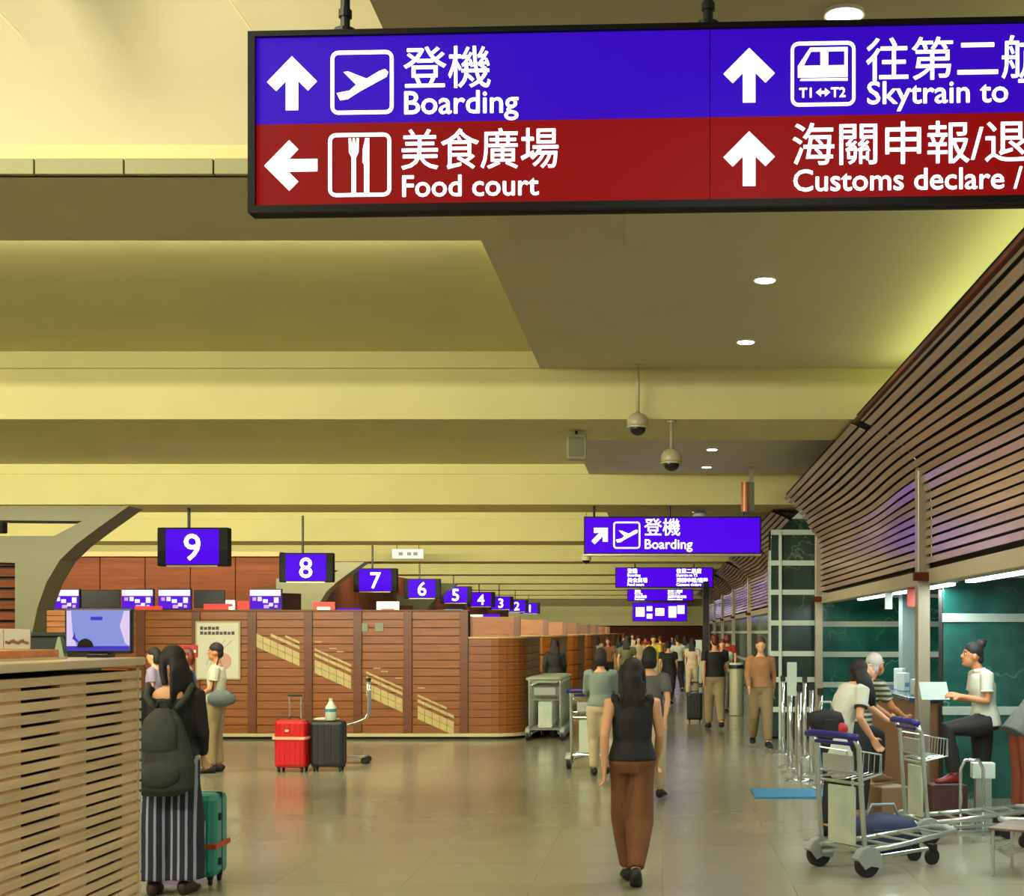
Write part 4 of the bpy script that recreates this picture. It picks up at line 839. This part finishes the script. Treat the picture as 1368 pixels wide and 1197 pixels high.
def person(label, loc, rz, H=1.65, J=None, top=None, bottom=None, shoes=None, hair=('short', None), vox=.014, face=(0, 0), skin=None, female=True, curl=.5, group=None, feet=None, hands=None, detail=True):
    skin = skin or SKIN; k = H/1.70; jj = dict(DEF); jj.update(J or {}); P = {n: Vector(v)*k for n, v in jj.items()}
    if not female:
        for n, dx in (('Lsh', -.02), ('Rsh', .02), ('Lel', -.015), ('Rel', .015)):
            if n not in (J or {}): P[n].x += dx*k
    t = thing('person', label, 'person', loc, rz, group)
    up = (P['neck']-P['pelvis']).normalized(); hip_s = (P['Rhip']-P['Lhip']).normalized(); sh_s = (P['Rsh']-P['Lsh']).normalized()
    b = MB(); f = .92 if female else 1.05
    uc = P['chest'].lerp(P['neck'], .62)
    T = [P['pelvis']-up*.10*k, P['pelvis']-up*.03*k, P['pelvis'], P['waist'], P['chest'], uc, P['neck']+up*.01*k]
    S = [hip_s, hip_s, hip_s, (hip_s+sh_s).normalized(), sh_s, sh_s, sh_s]
    R = [(.11, .08), (.148, .10), (.146, .096), (.116*f, .086), (.150*f, .108), (.155*f, .08), (.058, .056)]
    R = [(a*k, c*k) for a, c in R]
    b.loft(T, S, R, 16, pw=2.2)
    hd = P['head']; yaw, pit = face
    RH = Matrix.Rotation(yaw, 3, 'Z') @ Matrix.Rotation(-pit, 3, 'X')
    hp = lambda x, y, z: hd+RH @ (Vector((x, y, z))*k)
    b.tube([P['neck']-up*.03*k, P['neck'].lerp(hd, .5)+Vector((0,0,-.0)), hd-Vector((0,0,.03))*k], [.055*k, .048*k, .05*k], 12)
    b.sphere(hp(0, -.005, .022), (.074*k, .092*k, .098*k), 18, 12, RH)
    b.sphere(hp(0, .022, -.045), (.055*k, .062*k, .068*k), 16, 10, RH)     # jaw
    b.sphere(hp(0, .068, -.088), (.022*k, .02*k, .02*k), 8, 6, RH)      # chin
    b.tube([hp(0, .083, .012), hp(0, .104, -.022), hp(0, .088, -.034)], [.009*k, .015*k, .011*k], 8)   # nose
    for s in (-1, 1): b.sphere(hp(s*.075, -.005, -.01), (.012*k, .02*k, .032*k), 8, 6, RH)
    for s, a in (('L', -1), ('R', 1)):
        sh, el, wr = P[s+'sh'], P[s+'el'], P[s+'wr']
        b.tube([sh-sh_s*a*.03*k, sh, sh.lerp(el, .5), el, el.lerp(wr, .3), wr], [r*k for r in (.04, .05, .042, .036, .037, .026)], 12)
        hpz, kn, an = P[s+'hip'], P[s+'kn'], P[s+'an']
        b.tube([hpz+up*.03*k, hpz.lerp(kn, .3), kn, kn.lerp(an, .3), an], [r*k for r in (.072, .074, .053, .052, .035)], 14)
        fd = Vector((feet or {}).get(s, (a*.12, 1, 0))).normalized()
        b.loft([an-fd*.055*k+Vector((0,0,-.045*k)), an+fd*.0+Vector((0,0,-.03*k)), an+fd*.09*k+Vector((0,0,-.05*k)), an+fd*.155*k+Vector((0,0,-.06*k))], fd.cross(Vector((0,0,1))), [(.03*k,.035*k), (.038*k,.05*k), (.042*k,.03*k), (.03*k,.018*k)], 10)
        hh = (hands or {}).get(s)
        hand(b, wr, hh[0] if hh else (wr-el), hh[1] if hh else Vector((0, 1, 0)), (hh[2] if hh else curl)*(a if not hh else 1))
    bake(b, 'body', skin, t, vox*.8 if vox < .015 else vox)
    # trousers or skirt
    if bottom:
        m, kind = bottom[0], bottom[1]; c = MB()
        wr_ = {'wide': (.108, .13, .13, .135), 'trousers': (.112, .085, .078, .066), 'slim': (.1, .072, .068, .05), 'taper': (.100, .108, .088, .060), 'shorts': (.115, .10, .1, .1)}.get(kind, (.112, .085, .078, .066))
        c.loft([P['pelvis']-up*.09*k, P['pelvis']-up*.02*k, P['pelvis']+up*.06*k, P['waist']-up*.02*k], [hip_s]*4, [(.15*k,.115*k), (.182*k,.13*k), (.172*k,.12*k), (.14*k,.108*k)], 16, pw=2.3)
        if kind == 'skirt':
            c.loft([P['pelvis'], P['pelvis']+Vector((0,0,-.3*k)), P['pelvis']+Vector((0,0,-.48*k))], [hip_s]*3, [(.185*k,.135*k), (.21*k,.17*k), (.24*k,.2*k)], 18)
        else:
            for s in 'LR':
                hpz, kn, an = P[s+'hip'], P[s+'kn'], P[s+'an']; end = kn if kind == 'shorts' else an+(kn-an)*.06
                c.tube([hpz+up*.02*k, hpz.lerp(kn, .35), kn, kn.lerp(end, .5) if kind != 'shorts' else kn+(hpz-kn)*-.02, end if kind != 'shorts' else kn-(hpz-kn)*.05], [wr_[0]*k, (wr_[0]*.95)*k, wr_[1]*k, wr_[2]*k, wr_[3]*k], 14)
        bake(c, 'trousers' if kind != 'skirt' else 'skirt', m, t, vox, 3)
    if top:
        m, sl = top[0], top[1]; c = MB(); hem = top[2] if len(top) > 2 else .93; low = P['pelvis']+up*(hem-.93)*k; g = .018*k
        RR = [(.190*k, .142*k), (.170*k+g*.2, .130*k), (.14*f*k+g, .108*k), (R[4][0]+g, R[4][1]+g), (R[5][0]+g*.9, R[5][1]+g), (.072*k, .068*k)]
        TT = [low, P['pelvis'].lerp(P['waist'], .45), P['waist'], P['chest'], uc+up*.01, P['neck']-up*.012*k]
        c.loft(TT, [hip_s, hip_s, S[3], sh_s, sh_s, sh_s], RR, 18, pw=2.2)
        for s, a in (('L', -1), ('R', 1)):
            sh, el, wr = P[s+'sh'], P[s+'el'], P[s+'wr']
            if sl == 'short': c.tube([sh-sh_s*a*.05*k, sh, sh.lerp(el, .62)], [.058*k, .068*k, .062*k], 12)
            elif sl == 'long': c.tube([sh-sh_s*a*.05*k, sh, el, el.lerp(wr, .94)], [.058*k, .066*k, .052*k, .038*k], 12)
            else: c.tube([sh-sh_s*a*.06*k, sh+up*.005], [.055*k, .055*k], 10)
        bake(c, 'shirt', m, t, vox, 3)
        if sl == 'short' and detail:
            for s in 'LR':
                sh, el = P[s+'sh'], P[s+'el']; cf = top[3] if len(top) > 3 else m
                MB().tube([sh.lerp(el, .58), sh.lerp(el, .66)], [.062*k, .062*k], 14).build('cuff', cf, t, smooth=True)
        if len(top) > 4: 
            MB().loft([P['neck']-up*.03*k, P['neck']+up*.02*k], sh_s, [(.075*k, .07*k), (.064*k, .062*k)], 16).build('collar', m, t, smooth=True)
    shm = shoes or rub
    for s, a in (('L', -1), ('R', 1)):
        an = P[s+'an']; fd = Vector((feet or {}).get(s, (a*.12, 1, 0))).normalized(); zz = Vector((0,0,1))
        MB().loft([an-fd*.075*k-zz*.045*k, an-fd*.05*k-zz*.035*k, an+fd*.03*k-zz*.035*k, an+fd*.11*k-zz*.055*k, an+fd*.175*k-zz*.063*k, an+fd*.19*k-zz*.067*k], fd.cross(zz), [(.02*k,.03*k), (.04*k,.05*k), (.046*k,.05*k), (.05*k,.03*k), (.04*k,.022*k), (.02*k,.014*k)], 14, pw=2.4).build('shoe', shm, t, smooth=True)
    # hair
    kind, hm = hair[0], hair[1] or HAIRB; h = MB()
    h.sphere(hp(0, -.012, .046), (.081*k, .094*k, .090*k), 20, 12, RH)
    if kind == 'long':
        h.loft([hp(0, -.05, .06), hp(0, -.085, -.02), hp(0, -.09, -.11), hp(0, -.10, -.21), hp(0, -.095, -.30)], RH @ Vector((1,0,0)), [(.06*k,.04*k), (.076*k,.042*k), (.082*k,.036*k), (.088*k,.028*k), (.07*k,.015*k)], 16)
        for i in range(7): h.tube([hp(-.075+.025*i, -.10, -.05), hp(-.085+.028*i, -.118+.004*(i%2), -.18), hp(-.08+.027*i, -.10, -.30-.03*((i*5)%3))], [.018*k, .017*k, .006*k], 6)
        for s in (-1, 1): h.tube([hp(s*.07, .0, .05), hp(s*.082, -.01, -.04), hp(s*.085, -.04, -.14)], [.03*k, .026*k, .022*k], 8)
    elif kind == 'mid':
        h.loft([hp(0, -.04, .06), hp(0, -.06, -.03), hp(0, -.05, -.11)], RH @ Vector((1,0,0)), [(.075*k,.06*k), (.09*k,.065*k), (.075*k,.045*k)], 16)
    elif kind == 'bun':
        h.sphere(hp(0, -.075, .125), (.05*k, .045*k, .045*k), 14, 10); h.sphere(hp(.01, -.10, .155), (.03*k, .03*k, .025*k), 10, 8); h.sphere(hp(0, -.07, -.02), (.06*k, .05*k, .06*k), 12, 8)
    elif kind == 'pony':
        h.tube([hp(0, -.09, .06), hp(0, -.14, .0), hp(0, -.13, -.14), hp(0, -.12, -.24)], [.03*k, .04*k, .036*k, .012*k], 10)
    else:
        h.sphere(hp(0, -.055, -.01), (.068*k, .05*k, .07*k), 12, 8, RH)
    bake(h, 'hair', hm, t, vox*.8, 2)
    if detail:
        for s in (-1, 1):
            e = MB().sphere(hp(s*.031, .078, .006), (.014*k, .009*k, .008*k), 10, 8, RH).build('eye', mat('eye_white', (225, 220, 210), .3), t, smooth=True)
            MB().sphere(hp(s*.031, .085, .006), (.007*k, .004*k, .007*k), 8, 6, RH).build('iris', mat('eye_dark', (25, 15, 10), .2), e)
            MB().tube([hp(s*.014, .088, .024), hp(s*.032, .086, .030), hp(s*.05, .074, .024)], .0035*k, 6).build('eyebrow', hm, t)
        MB().sphere(hp(0, .080, -.058), (.024*k, .010*k, .008*k), 12, 6, RH).build('lips', mat('lips', (170, 80, 74), .5), t, smooth=True)
    return t, P, k
white_c = mat('white_cotton', (196, 200, 184), .8, var=.05, scale=9, bump=.3); dark_t = mat('black_trousers', (34, 32, 32), .75, var=.15, scale=10); khaki = mat('khaki_cloth', (150, 132, 98), .8, var=.1, scale=8, bump=.3)
brown_t = mat('rust_trousers', (108, 68, 34), .8, var=.3, scale=4, stretch=(3, 3, .4)); grey_c = mat('grey_cloth', (92, 92, 88), .8, var=.15, scale=9); denim = mat('denim', (52, 84, 150), .8, var=.2, scale=12)
olive = mat('olive_cloth', (92, 90, 66), .8, var=.2, scale=8); beige_c = mat('beige_cloth', (186, 170, 140), .8, var=.1, scale=8); yellow_c = mat('yellow_cloth_shirt', (186, 176, 40), .8); teal_c = mat('teal_cloth', (120, 134, 126), .8); red_cl = mat('red_cloth', (160, 36, 36), .8); tan_c = mat('tan_orange_cloth', (150, 104, 62), .8, var=.2, scale=6)
# vertical stripes for the near woman's trousers
stripe = mat('striped_cloth', (30, 34, 52), .8)
nt = stripe.node_tree; tc = nt.nodes.new('ShaderNodeTexCoord'); sx = nt.nodes.new('ShaderNodeSeparateXYZ'); wv = nt.nodes.new('ShaderNodeTexWave'); wv.wave_type = 'BANDS'; wv.bands_direction = 'X'; wv.inputs['Scale'].default_value = 6.3; wv.inputs['Distortion'].default_value = .6; wv.inputs['Detail Scale'].default_value = .5
rp = nt.nodes.new('ShaderNodeValToRGB'); rp.color_ramp.elements[0].position = .72; rp.color_ramp.elements[1].position = .84; rp.color_ramp.elements[0].color = (*s2l((30, 34, 50)), 1); rp.color_ramp.elements[1].color = (*s2l((150, 156, 176)), 1)
nt.links.new(tc.outputs['Object'], wv.inputs['Vector']); nt.links.new(wv.outputs['Color'], rp.inputs['Fac']); nt.links.new(rp.outputs['Color'], nt.nodes['Principled BSDF'].inputs['Base Color'])
# 1 woman with the backpack, back to us
wp, P, k = person('woman seen from behind in black top and striped trousers, by the slatted counter', (-3.28, 9.5, 0), .05, 1.66, J=dict(Lel=(-.20,.02,1.1), Rel=(.2,.02,1.1), Lwr=(-.17,.16,.95), Rwr=(.17,.16,.95), Lkn=(-.10,.0,.48), Lan=(-.12,0,.085), Ran=(.09,.02,.085)),
    top=(blk_c, 'long', .95), bottom=(stripe, 'wide'), hair=('long', HAIRB), vox=.011, face=(.9, 0), skin=SKIN, shoes=mat('brown_shoe', (60, 40, 30), .5))
MB().sphere((.0, -.075, 1.325), (.105, .03, .07), 16, 10).build('bare_back', SKIN, wp, smooth=True)
bp = thing('backpack', 'dark grey-green backpack worn by the woman in striped trousers', 'backpack', (-3.27, 9.5-.105, .70), .05)
cv = mat('dark_canvas', (50, 54, 50), .85, var=.25, scale=10, bump=.4)
bb = MB().loft([(0,-.09,.0), (0,-.10,.04), (0,-.11,.18), (0,-.10,.36), (0,-.085,.48), (0,-.06,.55)], (1,0,0), [(.14,.08), (.20,.115), (.205,.12), (.16,.10), (.12,.075), (.06,.03)], 20, pw=2.8)
bake(bb, 'body', cv, bp, .012, 3)
MB().loft([(0,-.175,.24), (0,-.20,.30), (0,-.17,.44), (0,-.12,.55)], (1,0,0), [(.085,.02), (.12,.03), (.11,.035), (.05,.02)], 16).build('flap', cv, bp, smooth=True)
MB().sphere((0, -.21, .13), (.14, .045, .09), 16, 10).build('front_pocket', cv, bp, smooth=True)
MB().tube([(-.05,-.08,.54), (-.03,-.09,.60), (.03,-.09,.60), (.05,-.08,.54)], .012, 8).build('grab_loop', blk_c, bp, smooth=True)
for s in (-1, 1): MB().tube([(s*.05, -.05, .52), (s*.13, -.02, .63), (s*.145, .06, .70), (s*.15, .16, .64)], [.022]*4, 8).build('shoulder_strap', cv, bp, smooth=True)
# 2 people by the poster
mn, P, k = person('man in white T-shirt and khaki trousers standing side-on by the poster', (-5.58, 17.8, 0), PI/2+.15, 1.62, J=dict(Lel=(-.21,.02,1.12), Rel=(.2,.04,1.11), Lwr=(-.19,.2,1.0), Rwr=(.17,.24,1.02), Lan=(-.1,.06,.085), Lkn=(-.1,.07,.49)), top=(white_c, 'short', .92), bottom=(khaki, 'trousers'), hair=('short', HAIRB), female=False, skin=SKIN2, vox=.013)
bg = thing('waist_bag', 'grey bag carried at the hip of the man in khaki trousers', 'bag', (-5.44, 17.55, .82), .1); MB().loft([(-.16,0,.1), (-.1,0,.11), (.05,0,.12), (.16,0,.1)], (0,1,0), [(.05,.05), (.08,.1), (.08,.11), (.04,.05)], 14).build('body', mat('bag_grey', (88, 96, 100), .7), bg, smooth=True); MB().tube([(-.12,.0,.15), (-.10,.06,.4), (-.06,.13,.62)], .01, 6).build('strap', blk_c, bg)
person('person in blue denim top with auburn hair behind the backpack woman', (-6.18, 18.5, 0), PI/2+.3, 1.55, J=dict(Rel=(.2,.1,1.12), Rwr=(.1,.28,1.05)), top=(denim, 'short', .93), bottom=(beige_c, 'trousers'), hair=('mid', HAIRR), skin=SKIN2, vox=.016)
person('dark-haired person in pale lilac shirt beyond the denim top', (-6.75, 18.9, 0), PI/2, 1.55, top=(mat('lilac_cloth', (150, 140, 170), .8), 'short'), bottom=(dark_t, 'trousers'), hair=('mid', HAIRB), vox=.018)
# 3 walking woman
walkJ = dict(Lhip=(-.075,.0,.90), Rhip=(.075,0,.90), Lkn=(-.055,.10,.50), Lan=(-.03,.14,.09), Rkn=(.055,-.02,.48), Ran=(.02,-.22,.13), Lel=(-.21,-.12,1.13), Lwr=(-.21,-.08,.89), Rel=(.21,.05,1.12), Rwr=(.20,.20,.93))
person('walking woman with long dark hair, black top and long rust-brown trousers in mid-hall', (-.21, 9.9, 0), .05, 1.57, J=walkJ, top=(blk_c, 'none', .93), bottom=(brown_t, 'taper'), hair=('long', HAIRB), skin=SKIN, vox=.011, feet=dict(L=(-.1, 1, 0), R=(.05, 1, -.5)))
# 4 woman bending over the carts
gw, P, k = person('dark-haired woman in pale tee and black leggings bending over the cart handle', (1.48, 12.2, 0), -1.15, 1.60,
    J=dict(waist=(0,.07,1.08), chest=(0,.14,1.24), neck=(0,.21,1.38), head=(0,.30,1.50), Lsh=(-.165,.19,1.34), Rsh=(.165,.19,1.34), Lel=(-.18,.42,1.20), Lwr=(-.10,.64,1.03), Rel=(.23,.12,1.09), Rwr=(.22,.26,.90), Lan=(-.08,-.04,.085), Ran=(.10,.0,.085), Rkn=(.10,.03,.49)),
    top=(white_c, 'short', .90, mat('black_cuff', (28, 28, 30), .7)), bottom=(blk_c, 'slim'), hair=('pony', HAIRB), vox=.011, face=(0, -.8), hands=dict(L=((.1,1,-.15), (1,0,0), -.7)), curl=.7)
# hair falling forward over her shoulder
h = P['head']; MB().loft([h+Vector((.03,-.05,.02)), h+Vector((.07,-.03,-.09)), h+Vector((.08,.02,-.20)), h+Vector((.08,.05,-.29))], (0,1,0), [(.07,.05), (.075,.04), (.06,.03), (.03,.015)], 14).build('hair_fall', HAIRB, gw, smooth=True)
# 5 seated older man behind her
stp = mat('striped_shirt', (120, 120, 96), .8)
nt = stp.node_tree; tc = nt.nodes.new('ShaderNodeTexCoord'); wv = nt.nodes.new('ShaderNodeTexWave'); wv.bands_direction = 'Z'; wv.inputs['Scale'].default_value = 6.5; wv.inputs['Distortion'].default_value = .5
rp = nt.nodes.new('ShaderNodeValToRGB'); rp.color_ramp.elements[0].position = .4; rp.color_ramp.elements[1].position = .6; rp.color_ramp.elements[0].color = (*s2l((50, 52, 44)), 1); rp.color_ramp.elements[1].color = (*s2l((160, 160, 136)), 1)
nt.links.new(tc.outputs['Object'], wv.inputs['Vector']); nt.links.new(wv.outputs['Color'], rp.inputs['Fac']); nt.links.new(rp.outputs['Color'], nt.nodes['Principled BSDF'].inputs['Base Color'])
person('older man with grey hair and striped shirt, one foot up, behind the bending woman', (1.80, 13.3, 0), -1.05, 1.62,
    J=dict(waist=(0,.05,1.06), chest=(0,.12,1.22), neck=(0,.18,1.36), head=(0,.26,1.51), Lsh=(-.18,.16,1.33), Rsh=(.18,.16,1.33), Rel=(.2,.30,1.1), Rwr=(.14,.5,1.0), Lel=(-.2,.34,1.12), Lwr=(-.12,.52,1.0), Lkn=(-.10,.36,.80), Lan=(-.12,.38,.42)),
    top=(stp, 'short', .93), bottom=(dark_t, 'trousers'), hair=('short', HAIRG), female=False, skin=SKIN2, vox=.013, face=(.2, -.3), shoes=mat('brown_boot', (130, 96, 66), .6))
st = thing('step_block', 'low brown block under the raised foot of the older man', 'block', (2.15, 13.48, 0), .3); MB().box((0, 0, .15), (.3, .3, .30)).build('block', mat('block_brown', (130, 100, 72), .6), st, bevel=.01); MB().box((0, 0, .005), (.32, .32, .01)).build('foot', rub, st)
# 6 woman in the white polo with a raised knee
person('woman with top bun, white polo and black trousers, one knee raised, reading a sheet', (3.04, 13.4, 0), PI/2+.12, 1.68,
    J=dict(waist=(0,.01,1.08), chest=(0,.03,1.25), neck=(0,.06,1.41), head=(0,.13,1.55), Lsh=(-.165,.04,1.375), Rsh=(.165,.04,1.375), Lel=(-.20,.05,1.12), Lwr=(-.15,.29,1.17), Rel=(.20,.07,1.12), Rwr=(.12,.32,1.16), Lkn=(-.10,.40,.86), Lan=(-.10,.34,.43), Ran=(.09,-.03,.085), Rkn=(.095,.0,.49)),
    top=(white_c, 'short', .88, white_c, 1), bottom=(dark_t, 'trousers'), hair=('bun', HAIRB), vox=.011, face=(0, -.15), skin=SKIN2, curl=.5, shoes=mat('dark_red_shoe', (120, 24, 32), .5))
pp = thing('paper_sheet', 'white sheet of paper held by the woman in the white polo', 'paper', (2.56, 13.40, 1.17), .1); MB().box((0, 0, .03), (.27, .20, .004), rx=.95).build('sheet', mat('paper', (165, 175, 170), .6), pp)
st = thing('step_block', 'dark low block under the raised foot of the woman in the white polo', 'block', (2.66, 13.36, 0), .1); MB().box((0, 0, .165), (.34, .28, .33)).build('block', mat('block_dark', (70, 40, 40), .6), st, bevel=.01); MB().box((0, 0, .005), (.36, .3, .01)).build('foot', rub, st)
# 7 person cropped at the right edge
person('person in dark grey coat and rust trousers leaning forward at the right edge', (3.28, 12.9, 0), -1.3, 1.66, J=dict(waist=(0,.08,1.06), chest=(0,.2,1.18), neck=(0,.32,1.28), head=(0,.44,1.36), Lsh=(-.165,.28,1.25), Rsh=(.165,.28,1.25), Lel=(-.2,.35,1.0), Lwr=(-.18,.5,.85), Rel=(.2,.35,1.0), Rwr=(.18,.5,.85)), top=(grey_c, 'long', .80), bottom=(mat('rust_cloth', (130, 62, 36), .8), 'trousers'), hair=('short', HAIRB), female=False, vox=.014)
# 8 walkers in the middle distance and the far crowd
random.seed(21)
def walker(px, y, face_away, label, top, bottom, hair, H, ph=1, vox=.018, fem=True, skin=None):
    w1 = dict(Lkn=(-.09,.14*ph,.50), Lan=(-.09,.20*ph,.10), Rkn=(.09,-.03*ph,.49), Ran=(.09,-.26*ph,.14), Lel=(-.21,-.1*ph,1.12), Lwr=(-.21,-.1*ph,.88), Rel=(.21,.06*ph,1.12), Rwr=(.2,.2*ph,.93))
    if ph < 0: w1['Lan'] = (-.09, .26*ph, .14); w1['Ran'] = (.09, -.2*ph, .10)
    return person(label, ((px-PX)*y/F, y, 0), (0 if face_away else PI)+random.uniform(-.2, .2), H, J=w1, top=top, bottom=bottom, hair=hair, vox=vox, female=fem, skin=skin, detail=y < 20)
walker(868, 14.8, True, 'walker in pale trousers and dark top just right of the woman in rust trousers', (grey_c, 'short'), (beige_c, 'trousers'), ('mid', HAIRB), 1.6, -1)
person('blurred walker in pale grey pushing a cart left of the woman in rust trousers', ((803-PX)*17.4/F, 17.3, 0), .0, 1.56, J=dict(Lel=(-.2,.12,1.12), Rel=(.2,.12,1.12), Lwr=(-.16,.36,1.02), Rwr=(.16,.36,1.02), Lkn=(-.09,.12,.5), Lan=(-.09,.14,.09), Ran=(.09,-.22,.14)), top=(teal_c, 'long'), bottom=(beige_c, 'trousers'), hair=('mid', HAIRB), vox=.018)
walker(955, 25.6, True, 'man in black top and khaki trousers walking right of the dark suitcase', (blk_c, 'short'), (khaki, 'trousers'), ('short', HAIRR), 1.72, 1, .02, False)
walker(1016, 21.6, False, 'person in tan top and dull trousers walking beside the marble pier', (tan_c, 'long'), (mat('dull_tan_cloth', (128, 108, 76), .8), 'trousers'), ('mid', mat('brown_hair', (70, 44, 30), .5)), 1.68, 1)
walker(741, 29.5, True, 'dark figure standing behind the row of nested carts', (blk_c, 'long'), (dark_t, 'trousers'), ('long', HAIRB), 1.62, 1, .022)
cr_ = [(873, 40, yellow_c, beige_c, 'in a yellow shirt'), (893, 34, blk_c, dark_t, 'in black with pale legs'), (905, 41, white_c, dark_t, 'in white, right of the one in black'), (853, 44, beige_c, khaki, 'in beige left of the yellow shirt'), (838, 36, olive, dark_t, 'in olive behind the walking woman'), (826, 48, grey_c, khaki, 'in grey near the far islands'), (812, 42, tan_c, dark_t, 'in tan beside the far islands'), (798, 52, beige_c, grey_c, 'in beige at the far islands'), (862, 60, red_cl, dark_t, 'in red far down the hall'), (845, 66, white_c, khaki, 'in white far down the hall'), (882, 56, tan_c, beige_c, 'in tan, far behind the yellow shirt'), (915, 54, teal_c, grey_c, 'in teal near the pale totem'), (898, 70, denim, dark_t, 'in blue, farthest of the crowd'), (833, 74, blk_c, grey_c, 'in black, tiny and far'), (972, 36, red_cl, khaki, 'in red behind the litter bin'), (965, 31, white_c, grey_c, 'in white between the khaki man and the bin'), (925, 38, beige_c, beige_c, 'in beige behind the lone suitcase')]
for i, (px, y, tp, bt, lab) in enumerate(cr_):
    walker(px, y, i % 3 != 0, 'distant walker '+lab, (tp, 'short'), (bt, 'trousers'), (random.choice(['short', 'mid', 'long']), random.choice([HAIRB, HAIRB, HAIRR])), random.uniform(1.55, 1.72), random.choice([-1, 1]), .026, i % 2 == 0)
